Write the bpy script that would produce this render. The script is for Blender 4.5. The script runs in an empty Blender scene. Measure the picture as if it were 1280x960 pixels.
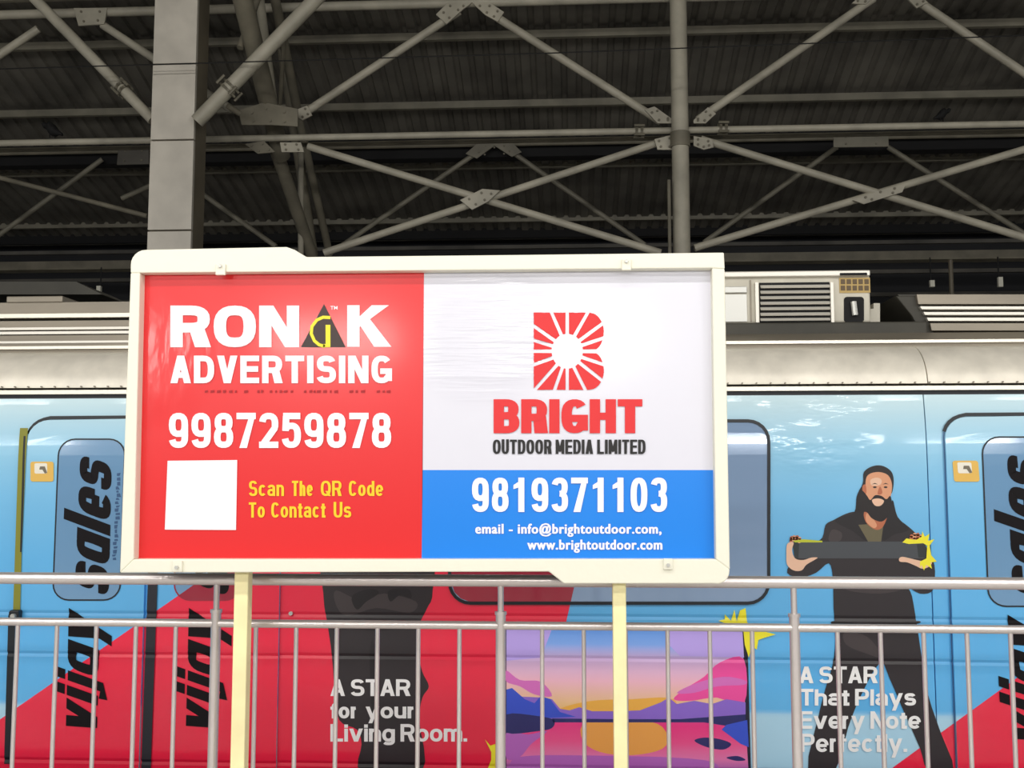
import bpy, bmesh, math, random
from mathutils import Vector, Matrix, Euler
random.seed(4)
scn = bpy.context.scene
C = scn.collection

# ---------------------------------------------------------------- camera
F_PX, EYE, PITCH, YAW = 1315.0, 1.62, math.radians(5.2), math.radians(3.3)
cd = bpy.data.cameras.new('camera'); cam = bpy.data.objects.new('camera', cd); C.objects.link(cam)
cd.sensor_width = 36.0; cd.lens = 36.0 * F_PX / 1280.0; cd.clip_end = 200
cam.location = (0, 0, EYE); cam.rotation_euler = (math.pi/2 + PITCH, 0, YAW)
scn.camera = cam
ROT = Euler((math.pi/2 + PITCH, 0, YAW)).to_matrix()

# ---------------------------------------------------------------- world and light
w = bpy.data.worlds.new('world'); scn.world = w; w.use_nodes = True
bg = w.node_tree.nodes['Background']; bg.inputs[0].default_value = (0.80, 0.86, 1.0, 1); bg.inputs[1].default_value = 0.10
def area(name, loc, sx, sy, power, col=(1, .97, .92), rot=(0, 0, 0)):
    l = bpy.data.lights.new(name, 'AREA'); l.shape = 'RECTANGLE'; l.size = sx; l.size_y = sy
    l.energy = power; l.color = col
    o = bpy.data.objects.new(name, l); C.objects.link(o); o.location = loc; o.rotation_euler = rot
    return o
for i in range(-4, 5):                                   # platform tube lights, in rows along the track
    area('platform_light', (i*2.6 + .3, 0.6, 5.6), 1.5, .22, 47, rot=(math.radians(30), 0, 0))
    area('platform_light', (i*2.6 - .9, -3.0, 5.6), 1.5, .22, 47, rot=(math.radians(28), 0, 0))
for i in range(-3, 4):
    area('added_fill_light', (i*3.4, -7.0, 3.6), 1.8, .5, 105, rot=(math.radians(62), 0, 0))  # unseen row added behind the camera to soften the board's shadow
for i in range(-3, 4):
    area('far_platform_light', (i*4.0, 12.6, 4.0), 1.5, .2, 22)
scn.view_settings.view_transform = 'Standard'
scn.view_settings.look = 'None'; scn.view_settings.gamma = 1
scn.view_settings.exposure = 0.0
scn.view_settings.use_curve_mapping = False

# ---------------------------------------------------------------- helpers
def P(px, py, Y):
    d = ROT @ Vector(((px-640)/F_PX, (480-py)/F_PX, -1.0))
    t = Y / d.y
    return Vector((d.x*t, Y, EYE + d.z*t))

def s2l(c):
    c = c/255.0
    return c/12.92 if c <= .04045 else ((c+.055)/1.055)**2.4
def lin(rgb): return tuple(s2l(c) for c in rgb) + (1,)

def mat(name, rgb, rough=.5, metal=0, spec=.5, bump=0, bscale=20, stretch=(1, 1, 1), var=0, vscale=4, coat=0, emit=None):
    m = bpy.data.materials.new(name); m.use_nodes = True
    nt = m.node_tree; b = nt.nodes['Principled BSDF']
    b.inputs['Base Color'].default_value = lin(rgb); b.inputs['Roughness'].default_value = rough
    b.inputs['Metallic'].default_value = metal; b.inputs['Specular IOR Level'].default_value = spec
    if coat:
        b.inputs['Coat Weight'].default_value = coat; b.inputs['Coat Roughness'].default_value = .08
    if emit:
        b.inputs['Emission Color'].default_value = lin(rgb); b.inputs['Emission Strength'].default_value = emit
    if bump or var:
        tc = nt.nodes.new('ShaderNodeTexCoord'); mp = nt.nodes.new('ShaderNodeMapping')
        mp.inputs['Scale'].default_value = stretch
        nt.links.new(tc.outputs['Object'], mp.inputs['Vector'])
    if var:
        n = nt.nodes.new('ShaderNodeTexNoise'); n.inputs['Scale'].default_value = vscale; n.inputs['Detail'].default_value = 6
        nt.links.new(mp.outputs[0], n.inputs['Vector'])
        r = nt.nodes.new('ShaderNodeValToRGB')
        r.color_ramp.elements[0].position = .3; r.color_ramp.elements[1].position = .7
        r.color_ramp.elements[0].color = lin([max(0, c*(1-var)) for c in rgb])
        r.color_ramp.elements[1].color = lin([min(255, c*(1+var*.6)) for c in rgb])
        nt.links.new(n.outputs['Fac'], r.inputs['Fac']); nt.links.new(r.outputs[0], b.inputs['Base Color'])
    if bump:
        n = nt.nodes.new('ShaderNodeTexNoise'); n.inputs['Scale'].default_value = bscale; n.inputs['Detail'].default_value = 3
        nt.links.new(mp.outputs[0], n.inputs['Vector'])
        bp = nt.nodes.new('ShaderNodeBump'); bp.inputs['Strength'].default_value = bump; bp.inputs['Distance'].default_value = .02
        nt.links.new(n.outputs['Fac'], bp.inputs['Height']); nt.links.new(bp.outputs[0], b.inputs['Normal'])
    return m

def ramp_mat(name, axis, stops, rough=.3, interp='LINEAR', coat=0):
    """colour print that runs through stops [(world coordinate, rgb)] along an axis of the object"""
    m = bpy.data.materials.new(name); m.use_nodes = True
    nt = m.node_tree; b = nt.nodes['Principled BSDF']; b.inputs['Roughness'].default_value = rough
    if coat:
        b.inputs['Coat Weight'].default_value = coat; b.inputs['Coat Roughness'].default_value = .06
    tc = nt.nodes.new('ShaderNodeTexCoord'); sp = nt.nodes.new('ShaderNodeSeparateXYZ')
    nt.links.new(tc.outputs['Object'], sp.inputs[0])
    mr = nt.nodes.new('ShaderNodeMapRange'); lo, hi = stops[0][0], stops[-1][0]
    mr.inputs['From Min'].default_value = lo; mr.inputs['From Max'].default_value = hi
    nt.links.new(sp.outputs[axis], mr.inputs['Value'])
    r = nt.nodes.new('ShaderNodeValToRGB'); r.color_ramp.interpolation = interp
    for k, (v, c) in enumerate(stops):
        t = (v-lo)/(hi-lo)
        e = r.color_ramp.elements[0] if k == 0 else (r.color_ramp.elements[len(r.color_ramp.elements)-1] if k == len(stops)-1 else r.color_ramp.elements.new(t))
        e.position = t; e.color = lin(c)
    nt.links.new(mr.outputs[0], r.inputs['Fac']); nt.links.new(r.outputs[0], b.inputs['Base Color'])
    return m

class MB:
    def __init__(s): s.v = []; s.f = []
    def add(s, vs, fs):
        n = len(s.v); s.v += [tuple(v) for v in vs]; s.f += [tuple(i+n for i in f) for f in fs]; return s
    def box(s, x0, x1, y0, y1, z0, z1):
        vs = [(x, y, z) for z in (z0, z1) for y in (y0, y1) for x in (x0, x1)]
        return s.add(vs, [(0, 2, 3, 1), (4, 5, 7, 6), (0, 1, 5, 4), (2, 6, 7, 3), (0, 4, 6, 2), (1, 3, 7, 5)])
    def tube(s, a, b, r, n=12, r2=None):
        a = Vector(a); b = Vector(b); d = (b-a).normalized(); r2 = r if r2 is None else r2
        u = d.cross(Vector((0, 0, 1)) if abs(d.z) < .9 else Vector((1, 0, 0))).normalized(); v = d.cross(u)
        vs = []
        for c, rr in ((a, r), (b, r2)):
            for i in range(n):
                t = 2*math.pi*i/n; vs.append(c + u*math.cos(t)*rr + v*math.sin(t)*rr)
        fs = [(i, (i+1) % n, n+(i+1) % n, n+i) for i in range(n)] + [tuple(range(n))[::-1], tuple(range(n, 2*n))]
        return s.add(vs, fs)
    def prism(s, pts, dvec):
        """planar outline (3-D points) swept by dvec"""
        n = len(pts); dvec = Vector(dvec)
        vs = [Vector(p) for p in pts] + [Vector(p)+dvec for p in pts]
        fs = [tuple(range(n)), tuple(range(n, 2*n))[::-1]] + [(i, n+i, n+(i+1) % n, (i+1) % n) for i in range(n)]
        return s.add(vs, fs)
    def extrude_x(s, prof, x0, x1):
        n = len(prof)
        vs = [(x0, y, z) for y, z in prof] + [(x1, y, z) for y, z in prof]
        fs = [(i, (i+1) % n, n+(i+1) % n, n+i) for i in range(n)] + [tuple(range(n))[::-1], tuple(range(n, 2*n))]
        return s.add(vs, fs)

def link(name, me, m, parent=None):
    o = bpy.data.objects.new(name, me); C.objects.link(o)
    if m and not me.materials: me.materials.append(m)
    if parent: o.parent = parent
    return o
def obj(name, mb, m, parent=None, smooth=False, bevel=0):
    me = bpy.data.meshes.new(name); me.from_pydata(mb.v, [], mb.f)
    bm = bmesh.new(); bm.from_mesh(me); bmesh.ops.recalc_face_normals(bm, faces=bm.faces); bm.to_mesh(me); bm.free()
    o = link(name, me, m, parent)
    if smooth:
        for p in me.polygons: p.use_smooth = True
        me.set_sharp_from_angle(angle=math.radians(40))
    if bevel:
        b = o.modifiers.new('bevel', 'BEVEL'); b.width = bevel; b.segments = 2; b.limit_method = 'ANGLE'
    return o
def thing(name, label, cat, group=None):
    o = bpy.data.objects.new(name, None); C.objects.link(o); tag(o, label, cat, group); return o
def tag(o, label, cat, group=None):
    o['label'] = label; o['category'] = cat
    if group: o['group'] = group
    return o
def struct(o): o['kind'] = 'structure'; return o

def catmull(pts, k=5):
    out = []; n = len(pts)
    for i in range(n):
        p0, p1, p2, p3 = [Vector(pts[(i+j) % n]) for j in (-1, 0, 1, 2)]
        for t in [q/k for q in range(k)]:
            out.append(.5*((2*p1)+(p2-p0)*t+(2*p0-5*p1+4*p2-p3)*t*t+(3*p1-p0-3*p2+p3)*t**3))
    return [tuple(p) for p in out]
def rrect(x0, y0, x1, y1, r, k=6):
    pts = []
    for cx, cy, a0 in ((x1-r, y0+r, -90), (x1-r, y1-r, 0), (x0+r, y1-r, 90), (x0+r, y0+r, 180)):
        for i in range(k+1):
            a = math.radians(a0 + 90*i/k); pts.append((cx+r*math.cos(a), cy+r*math.sin(a)))
    return pts
def clip(poly, axis, val, keep_less):
    out = []
    for i in range(len(poly)):
        a, b = poly[i-1], poly[i]
        ia = (a[axis] <= val) == keep_less; ib = (b[axis] <= val) == keep_less
        if ia != ib:
            t = (val-a[axis])/(b[axis]-a[axis]); out.append(tuple(a[j]+t*(b[j]-a[j]) for j in (0, 1)))
        if ib: out.append(b)
    return out
def ell(cx, cy, rx, ry, n=20, a=0):
    ca, sa = math.cos(math.radians(a)), math.sin(math.radians(a)); o = []
    for i in range(n):
        t = 2*math.pi*i/n; x, y = rx*math.cos(t), ry*math.sin(t); o.append((cx+x*ca-y*sa, cy+x*sa+y*ca))
    return o
def stroke(path, wd, closed=False):
    """outline strip around a polyline as quads"""
    n = len(path); L = []; R = []
    for i in range(n):
        a = Vector(path[i-1]) if (closed or i) else Vector(path[i]); b = Vector(path[(i+1) % n]) if (closed or i < n-1) else Vector(path[i])
        d = (b-a).normalized(); nn = Vector((-d.y, d.x))*wd/2
        p = Vector(path[i]); L.append(tuple(p+nn)); R.append(tuple(p-nn))
    return [[L[i], L[(i+1) % n], R[(i+1) % n], R[i]] for i in range(n if closed else n-1)]

# ---------------------------------------------------------------- lettering
_tc = {}
def glyphs(text, bold=.02, shear=0, smear=0, space=1.0, lh=1.0, align='LEFT'):
    key = (text, bold, shear, smear, space, lh, align)
    if key in _tc: return _tc[key]
    cu = bpy.data.curves.new('t', 'FONT'); cu.body = text; cu.offset = bold; cu.shear = shear; cu.space_character = space
    cu.space_line = lh; cu.align_x = align; cu.resolution_u = 3; cu.dimensions = '2D'; cu.fill_mode = 'FRONT'
    o = bpy.data.objects.new('t', cu); C.objects.link(o)
    dg = bpy.context.evaluated_depsgraph_get(); dg.update()
    me = bpy.data.meshes.new_from_object(o.evaluated_get(dg))
    vs = [(v.co.x, v.co.y) for v in me.vertices]; fs = [tuple(p.vertices) for p in me.polygons]
    bpy.data.objects.remove(o); bpy.data.curves.remove(cu); bpy.data.meshes.remove(me)
    if smear:
        V = []; Fa = []
        for dx in (-smear, -smear/3, smear/3, smear):
            n = len(V); V += [(x+dx, y) for x, y in vs]; Fa += [tuple(i+n for i in f) for f in fs]
        vs, fs = V, Fa
    x0 = min(v[0] for v in vs); x1 = max(v[0] for v in vs); y0 = min(v[1] for v in vs); y1 = max(v[1] for v in vs)
    vs = [((x-x0)/(x1-x0), (y-y0)/(y1-y0)) for x, y in vs]
    _tc[key] = (vs, fs); return _tc[key]
def text_px(text, quad, **kw):
    """quad: picture positions of the lettering's bottom-left, bottom-right, top-right, top-left"""
    vs, fs = glyphs(text, **kw); a, b, c, d = [Vector(q) for q in quad]
    return [tuple((a*(1-u)+b*u)*(1-v)+(d*(1-u)+c*u)*v) for u, v in vs], fs
def qd(x0, x1, yt, yb, sl=0): return ((x0, yb), (x1, yb+sl), (x1, yt+sl), (x0, yt))

# heavy display lettering drawn with an elliptical pen
def A(cx, cy, rx, ry, a0, a1, n=None, e=2.6):
    n = n or max(4, int(abs(a1-a0)/14)); o = []
    for i in range(n+1):
        a = math.radians(a0+(a1-a0)*i/n); c, s_ = math.cos(a), math.sin(a)
        o.append((cx+rx*math.copysign(abs(c)**(2/e), c), cy+ry*math.copysign(abs(s_)**(2/e), s_)))
    return o
# each glyph: list of ('p', path) pen paths in the unit box, ('c', path) closed, ('b', path) butt-extended, ('d', (x0,x1,x2,x3)) slanted bar from (x0..x1 at top) to (x2..x3 at foot)
GL = {
 'R': (1, [('b', [(0, 0), (0, 1)]), ('p', [(0, 1), (.5, 1)]+A(.5, .73, .48, .27, 90, -90)+[(0, .46)]), ('q', [(.42, .5, 0), (.42, .5, 1.25), (1, 0, .55), (1, 0, -.75)])]),
 'O': (1.08, [('c', A(.5, .5, .5, .5, 0, 345, 23))]), '0': (.8, [('c', A(.5, .5, .5, .5, 0, 345, 23))]),
 'N': (1, [('b', [(0, 0), (0, 1)]), ('b', [(1, 0), (1, 1)]), ('q', [(0, 1, -.5), (0, 1, .65), (1, 0, .5), (1, 0, -.65)])]),
 'K': (1.02, [('b', [(0, 0), (0, 1)]), ('q', [(0, .33, 0), (0, .62, 0), (.92, 1, -.75), (.96, 1, .55)]), ('q', [(.28, .55, -.2), (.45, .74, .2), (1, 0, .65), (1, 0, -.75)])]),
 'A': (1.02, [('q', [(0, 0, -.5), (0, 0, .6), (.5, 1, .5), (.5, 1, -.55)]), ('q', [(1, 0, .5), (1, 0, -.6), (.5, 1, -.5), (.5, 1, .55)]), ('p', [(.2, .24), (.8, .24)])]),
 'V': (1.0, [('q', [(0, 1, -.5), (0, 1, .6), (.5, 0, .5), (.5, 0, -.55)]), ('q', [(1, 1, .5), (1, 1, -.6), (.5, 0, -.5), (.5, 0, .55)])]),
 'D': (1, [('b', [(0, 0), (0, 1)]), ('p', [(0, 1), (.45, 1)]+A(.45, .5, .55, .5, 90, -90)+[(0, 0)])]),
 'E': (.9, [('b', [(0, 0), (0, 1)]), ('b', [(0, 1), (1, 1)]), ('b', [(0, .52), (.92, .52)]), ('b', [(0, 0), (1, 0)])]),
 'L': (.85, [('b', [(0, 0), (0, 1)]), ('b', [(0, 0), (1, 0)])]),
 'T': (.9, [('b', [(.5, 0), (.5, 1)]), ('b', [(0, 1), (1, 1)])]),
 'I': (0, [('b', [(0, 0), (0, 1)])]),
 'H': (1, [('b', [(0, 0), (0, 1)]), ('b', [(1, 0), (1, 1)]), ('p', [(0, .5), (1, .5)])]),
 'U': (.95, [('p', [(0, 1.12), (0, .35)]+A(.5, .35, .5, .35, 180, 360)+[(1, 1.12)])]),
 'M': (1.25, [('b', [(0, 0), (0, 1)]), ('b', [(1, 0), (1, 1)]), ('q', [(0, 1, -.5), (0, 1, .5), (.5, .1, .45), (.5, .1, -.45)]), ('q', [(1, 1, .5), (1, 1, -.5), (.5, .1, -.45), (.5, .1, .45)])]),
 'S': (.95, [('p', A(.5, .76, .46, .24, 15, 270)+A(.5, .26, .5, .26, 90, -165)[1:])]),
 'C': (.95, [('p', A(.5, .5, .5, .5, 38, 322))]),
 'G': (1.02, [('p', A(.5, .5, .5, .5, 40, 325)), ('b', [(.62, .42), (1, .42)]), ('b', [(1, .10), (1, .42)])]),
 'B': (.97, [('b', [(0, 0), (0, 1)]), ('p', [(0, 1), (.45, 1)]+A(.45, .76, .50, .24, 90, -90)+[(0, .52)]), ('p', [(0, .52), (.45, .52)]+A(.45, .26, .55, .26, 90, -90)+[(0, 0)])]),
 '1': (.8, [('b', [(.62, 0), (.62, 1)]), ('q', [(.0, .84, -.2), (.0, .70, -.2), (.62, .80, .3), (.62, 1.06, .3)])]),
 '2': (.8, [('p', A(.5, .72, .5, .28, 170, -25)+[(.06, .02)]), ('b', [(0, 0), (1, 0)])]),
 '3': (.8, [('p', A(.5, .77, .47, .23, 165, -90)), ('p', A(.5, .27, .5, .27, 90, -165))]),
 '5': (.8, [('b', [(.12, 1), (.95, 1)]), ('p', [(.1, 1), (.05, .48)]), ('p', A(.5, .33, .5, .33, 140, -165))]),
 '7': (.8, [('b', [(0, 1), (1, 1)]), ('q', [(1, 1, .5), (1, .92, -.6), (.22, 0, -.5), (.22, 0, .65)])]),
 '8': (.8, [('c', A(.5, .77, .45, .23, 0, 340, 17)), ('c', A(.5, .27, .5, .27, 0, 340, 17))]),
 '9': (.8, [('c', A(.5, .69, .5, .31, 0, 340, 17)), ('p', [(1, .7), (1, .3)]+A(.5, .27, .5, .27, 0, -165)[1:])]),
 # lower case, heavy oblique (x-height fills the unit box)
 's': (.9, [('p', A(.5, .77, .45, .23, 0, 270, e=3.4)+A(.5, .26, .5, .26, 90, -180, e=3.4)[1:])]),
 'a': (.95, [('c', A(.5, .5, .5, .5, 0, 345, 23, e=3.4)), ('b', [(1, 0), (1, 1)])]),
 'l': (0, [('b', [(0, 0), (0, 1.55)])]),
 'e': (.9, [('p', A(.5, .5, .5, .5, 0, 325, e=3.4)), ('p', [(0, .47), (1, .47)])]),
 'v': (.95, [('q', [(0, 1, -.5), (0, 1, .6), (.5, 0, .5), (.5, 0, -.55)]), ('q', [(1, 1, .5), (1, 1, -.6), (.5, 0, -.5), (.5, 0, .55)])]),
 'i': (0, [('b', [(0, 0), (0, 1)]), ('b', [(0, 1.47), (0, 1.5)])]),
 'j': (.12, [('p', [(1, 1.16), (1, -.35), (-4, -.42)]), ('b', [(1, 1.47), (1, 1.5)])]),
 'y': (.95, [('q', [(0, 1, -.5), (0, 1, .6), (.5, 0, .5), (.5, 0, -.55)]), ('q', [(1, 1, .5), (1, 1, -.6), (.28, -.55, -.5), (.28, -.55, .55)])]),
}
GL['P'] = (.95, [('b', [(0, 0), (0, 1)]), ('p', [(0, 1), (.5, 1)]+A(.5, .72, .5, .28, 90, -90)+[(0, .44)])])
GL['Q'] = (1.08, GL['O'][1]+[('q', [(.55, .30, -.3), (.55, .30, .5), (1, 0, .5), (1, 0, -.4)])])
GL['.'] = (0, [('b', [(0, 0), (0, .01)])])
GR = {  # round lower case (the unit box is the x-height)
 'o': (.85, [('c', A(.5, .5, .5, .5, 0, 345, 23, e=2.2))]), 'c': (.78, [('p', A(.5, .5, .5, .5, 42, 318, e=2.2))]),
 'e': (.85, [('p', A(.5, .5, .5, .5, 0, 320, e=2.2)), ('p', [(0, .47), (1, .47)])]),
 's': (.75, [('p', A(.5, .76, .46, .24, 15, 270)+A(.5, .26, .5, .26, 90, -165)[1:])]),
 'a': (.82, [('p', [(0.02, .8)]+A(.5, .68, .5, .32, 140, 0)+[(1, 0)]), ('b', [(1, 0), (1, .4)]), ('c', A(.5, .27, .5, .27, 0, 340, 17))]),
 'd': (.85, [('c', A(.5, .5, .5, .5, 0, 345, 23, e=2.2)), ('b', [(1, 0), (1, 1.42)])]),
 'g': (.85, [('c', A(.5, .5, .5, .5, 0, 345, 23, e=2.2)), ('p', [(1, 1.1), (1, -.08)]+A(.5, -.08, .5, .28, 0, -150)[1:])]),
 'n': (.78, [('b', [(0, 0), (0, 1)]), ('x', A(.5, .6, .5, .4, 170, 0)+[(1, 0)])]),
 'h': (.78, [('b', [(0, 0), (0, 1.42)]), ('x', A(.5, .6, .5, .4, 170, 0)+[(1, 0)])]),
 'm': (1.4, [('b', [(0, 0), (0, 1)]), ('x', A(.25, .68, .25, .32, 170, 0)+[(.5, 0)]), ('x', A(.75, .68, .25, .32, 170, 0)+[(1, 0)])]),
 'r': (.38, [('b', [(0, 0), (0, 1)]), ('p', A(1, .55, 1, .45, 170, 90))]),
 't': (.35, [('b', [(.45, .02), (.45, 1.3)]), ('b', [(0, 1), (1, 1)]), ('b', [(.45, 0), (1, 0)])]),
 'f': (.4, [('b', [(.4, 0), (.4, 1.15)]), ('p', [(.4, 1.05)]+A(1, 1.15, .6, .27, 180, 95)), ('b', [(0, 1), (1, 1)])]),
 'u': (.78, [('x', [(0, 1)]+A(.5, .4, .5, .4, 180, 350)), ('b', [(1, 0), (1, 1)])]),
 'l': (0, [('b', [(0, 0), (0, 1.42)])]), 'i': (0, [('b', [(0, 0), (0, 1)]), ('b', [(0, 1.40), (0, 1.42)])]),
}
def pen_text(text, x0, x1, yt, yb, sx, sy, gap, digit=False, slant=0, space=.45, xh=0):
    """lettering filling the box x0..x1, yt..yb with stems sx and bars sy wide; returns (polygons, layers)"""
    def G_(ch): return GR[ch] if (xh and ch in GR) else GL[ch]
    ws = [space if ch == ' ' else G_(ch)[0] for ch in text]
    fixed = sum(gap+(0 if ch == ' ' else sx) for ch in text)-gap
    k = (x1-x0-fixed)/max(1e-6, sum(ws)); x = x0; H = yb-yt; out = []; lay = []; n = 0
    for ch, w_ in zip(text, ws):
        if ch != ' ':
            wi = k*w_; hi = (H*xh if xh and ch.islower() else H)-sy
            def m(u, v, o=0): return (x+sx/2+u*wi+o*sx, (v*hi+sy/2 if True else 0))
            for kind, pa in G_(ch)[1]:
                n = (n+1) % 6
                if kind == 'x':
                    pts = [m(u, v) for u, v in pa]
                    a, b = Vector(pts[0]), Vector(pts[1]); pts[0] = tuple(a+(a-b).normalized()*sy/2)
                    a, b = Vector(pts[-1]), Vector(pts[-2]); pts[-1] = tuple(a+(a-b).normalized()*sy/2)
                elif kind != 'q': pts = [m(u, v) for u, v in pa]
                if kind == 'q':
                    # foot and head of slanted bars run to the full height
                    pts = []
                    for (u, v, o) in pa:
                        xx, yy = m(u, v, o)
                        if v in (0, -.55): yy -= sy/2
                        if v == 1: yy += sy/2
                        pts.append((xx, yy))
                    ps = [pts]
                else:
                    if kind == 'b':
                        a, b = Vector(pts[0]), Vector(pts[-1]); d = (b-a).normalized(); e = abs(d.x)*sx/2+abs(d.y)*sy/2
                        pts = [tuple(a-d*e), tuple(b+d*e)]
                    nn = len(pts); Lp = []; Rp = []; cl = kind == 'c'
                    for i in range(nn):
                        a = Vector(pts[i-1]) if (cl or i) else Vector(pts[i]); b = Vector(pts[(i+1) % nn]) if (cl or i < nn-1) else Vector(pts[i])
                        d = (b-a).normalized(); q = Vector((-d.y*sx/2, d.x*sy/2)); p = Vector(pts[i]); Lp.append(tuple(p+q)); Rp.append(tuple(p-q))
                    ps = [[Lp[i], Lp[(i+1) % nn], Rp[(i+1) % nn], Rp[i]] for i in range(nn if cl else nn-1)]
                for qi, p in enumerate(ps):
                    out.append([(px_+slant*py_, yb-py_) for px_, py_ in p]); lay.append((n*5+qi % 5)*.7)
            x += wi+sx+gap
        else: x += k*w_+gap
    return out, lay
def to_quad(polys, box, quad):
    x0, x1, yt, yb = box; a, b, c, d = [Vector(q) for q in quad]; o = []
    for p in polys:
        o.append([tuple((a*(1-u)+b*u)*(1-v)+(d*(1-u)+c*u)*v) for u, v in [((x-x0)/(x1-x0), (yb-y)/(yb-yt)) for x, y in p]])
    return o

# ---------------------------------------------------------------- materials
M = dict(
 frame=mat('cream_painted_steel', (238, 236, 220), .45, bump=.05, bscale=30),
 post=mat('pale_yellow_paint', (252, 240, 186), .45, var=.04, vscale=9),
 white2=mat('white_vinyl_lettering', (255, 255, 255), .45), white=mat('white_print', (250, 244, 250), .5), black=mat('black_print', (20, 18, 20), .5),
 redp=mat('red_print', (222, 40, 44), .5), yellow=mat('yellow_print', (250, 205, 30), .5),
 darkred=mat('dark_red_print', (165, 16, 26), .5), gblack=mat('charcoal_print', (62, 48, 46), .5), gyel=mat('lime_yellow_print', (235, 225, 50), .5),
 clip=mat('galvanised_clip', (205, 205, 200), .35, .4),
 back=mat('grey_backing_sheet', (120, 120, 118), .6),
 steel=mat('stainless_steel', (222, 214, 212), .3, .65, bump=.05, bscale=60),
 floor=mat('grey_granite', (208, 205, 198), .35, var=.2, vscale=60),
 truss=mat('grey_painted_steelwork', (174, 169, 153), .5, var=.12, vscale=3.4),
 dtruss=mat('dark_steelwork', (120, 115, 100), .6, var=.15, vscale=3.4),  # darker copy of the truss grey, also paints shade on the lower chord
 purlin=mat('galvanised_purlin', (128, 124, 110), .5, var=.15, vscale=3),
 sheet=mat('dark_roof_sheeting', (94, 91, 84), .65, var=.25, vscale=1.5),
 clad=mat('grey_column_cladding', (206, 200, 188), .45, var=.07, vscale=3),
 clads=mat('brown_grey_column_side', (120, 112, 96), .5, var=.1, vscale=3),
 dark=mat('black_recess', (16, 16, 18), .8), navy=mat('dark_cladding', (30, 31, 35), .7),
 cable=mat('black_cable', (14, 14, 14), .6), bird=mat('dark_feathers', (9, 9, 9), .8),
 cant=mat('brushed_cream_metal', (236, 230, 216), .38, .15, bump=.10, bscale=9, var=.06, vscale=7),
 gutter=mat('bright_metal_lip', (226, 220, 205), .3, .5),
 roofm=mat('weathered_roof_metal', (142, 134, 120), .4, .3, var=.12, vscale=4, stretch=(.2, 1, 1)),
 roofd=mat('dark_roof_rubber', (62, 60, 52), .6, var=.15, vscale=3.4),
 louv=mat('cream_louvre_slat', (228, 224, 214), .35, .3),
 unit=mat('cream_roof_unit', (205, 200, 184), .45, var=.06, vscale=6),
 tan=mat('tan_sticker', (190, 160, 95), .5), tand=mat('brown_print', (95, 75, 45), .5),
 gasket=mat('black_rubber_gasket', (20, 26, 34), .45), seam=mat('dark_seam', (30, 26, 34), .5),
 olive=mat('olive_yellow_seal', (138, 138, 42), .5), doorcrack=mat('blue_black_seal', (28, 30, 40), .5),
 sticker=mat('amber_sticker', (236, 190, 90), .4), stickw=mat('white_sticker_print', (245, 240, 225), .4),
 crim=mat('crimson_vinyl', (246, 26, 68), .28, coat=.5, bump=.02, bscale=3.4),
 crimw=mat('crimson_perforated_film', (160, 18, 52), .12, coat=.7),
 bluew=mat('blue_perforated_film', (116, 160, 200), .16, coat=.8, bump=.01, bscale=4),
 glass=mat('tinted_train_glass', (142, 168, 202), .08, .1, coat=1, bump=.006, bscale=2),
 ink=mat('black_vinyl_lettering', (18, 14, 18), .6, spec=.2), inkd=mat('blue_small_lettering', (50, 88, 132), .4),
 jacket=mat('charcoal_jacket_print', (44, 38, 42), .35), jl=mat('jacket_fold_print', (66, 58, 60), .35), jd=mat('dark_fold_print', (28, 24, 28), .35),
 skin=mat('skin_print', (226, 160, 122), .35), skinl=mat('light_skin_print', (240, 196, 168), .35), skind=mat('warm_skin_print', (190, 110, 76), .35),
 hair=mat('black_hair_print', (26, 18, 20), .35), tee=mat('olive_shirt_print', (108, 100, 74), .35),
 bar=mat('grey_speaker_print', (72, 76, 82), .35), bard=mat('dark_speaker_end_print', (44, 50, 52), .35),
 splash=mat('yellow_paint_splash_print', (250, 240, 50), .35), splashd=mat('lime_splash_print', (196, 204, 50), .35),
 mount=mat('blue_mountain_print', (58, 88, 220), .3), mountv=mat('violet_mountain_print', (150, 112, 222), .3), mountn=mat('navy_shore_print', (40, 40, 110), .3),
 cloud=mat('pink_cloud_print', (255, 84, 172), .3), cloudv=mat('mauve_cloud_print', (230, 120, 205), .3), glow=mat('orange_glow_print', (255, 190, 80), .3),
 reflo=mat('orange_water_print', (255, 176, 84), .3), reflp=mat('mauve_water_print', (196, 110, 205), .3), lilac=mat('lilac_sky_print', (196, 172, 250), .3),
 tvblack=mat('black_screen_edge_print', (24, 24, 50), .3),
 track=mat('grey_ballast', (70, 66, 60), .9, bump=.6, bscale=40), under=mat('dark_underframe', (40, 40, 42), .7),
)

# ================================================================= SETTING
mb = MB()
fl = struct(bpy.data.objects.new('floor', None)); C.objects.link(fl)
for i in range(-12, 12):
    for j in range(0, 12):
        mb = MB().box(i*1.2+.004, (i+1)*1.2-.004, -8.9+j*1.2+.004, -8.9+(j+1)*1.2-.004, -.03, 0)
        obj('floor_tile', mb, M['floor'], fl)
obj('platform_slab', MB().box(-14.4, 14.4, -8.9, 5.5, -1.1, -.02), M['floor'], fl)
tb = struct(obj('trim_1', MB().box(-18, 18, 5.5, 20, -1.3, -1.1), M['track']))
struct(obj('trim_2', MB().box(-18, 18, 9.3, 17, -1.1, -.02), M['floor']))

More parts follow.
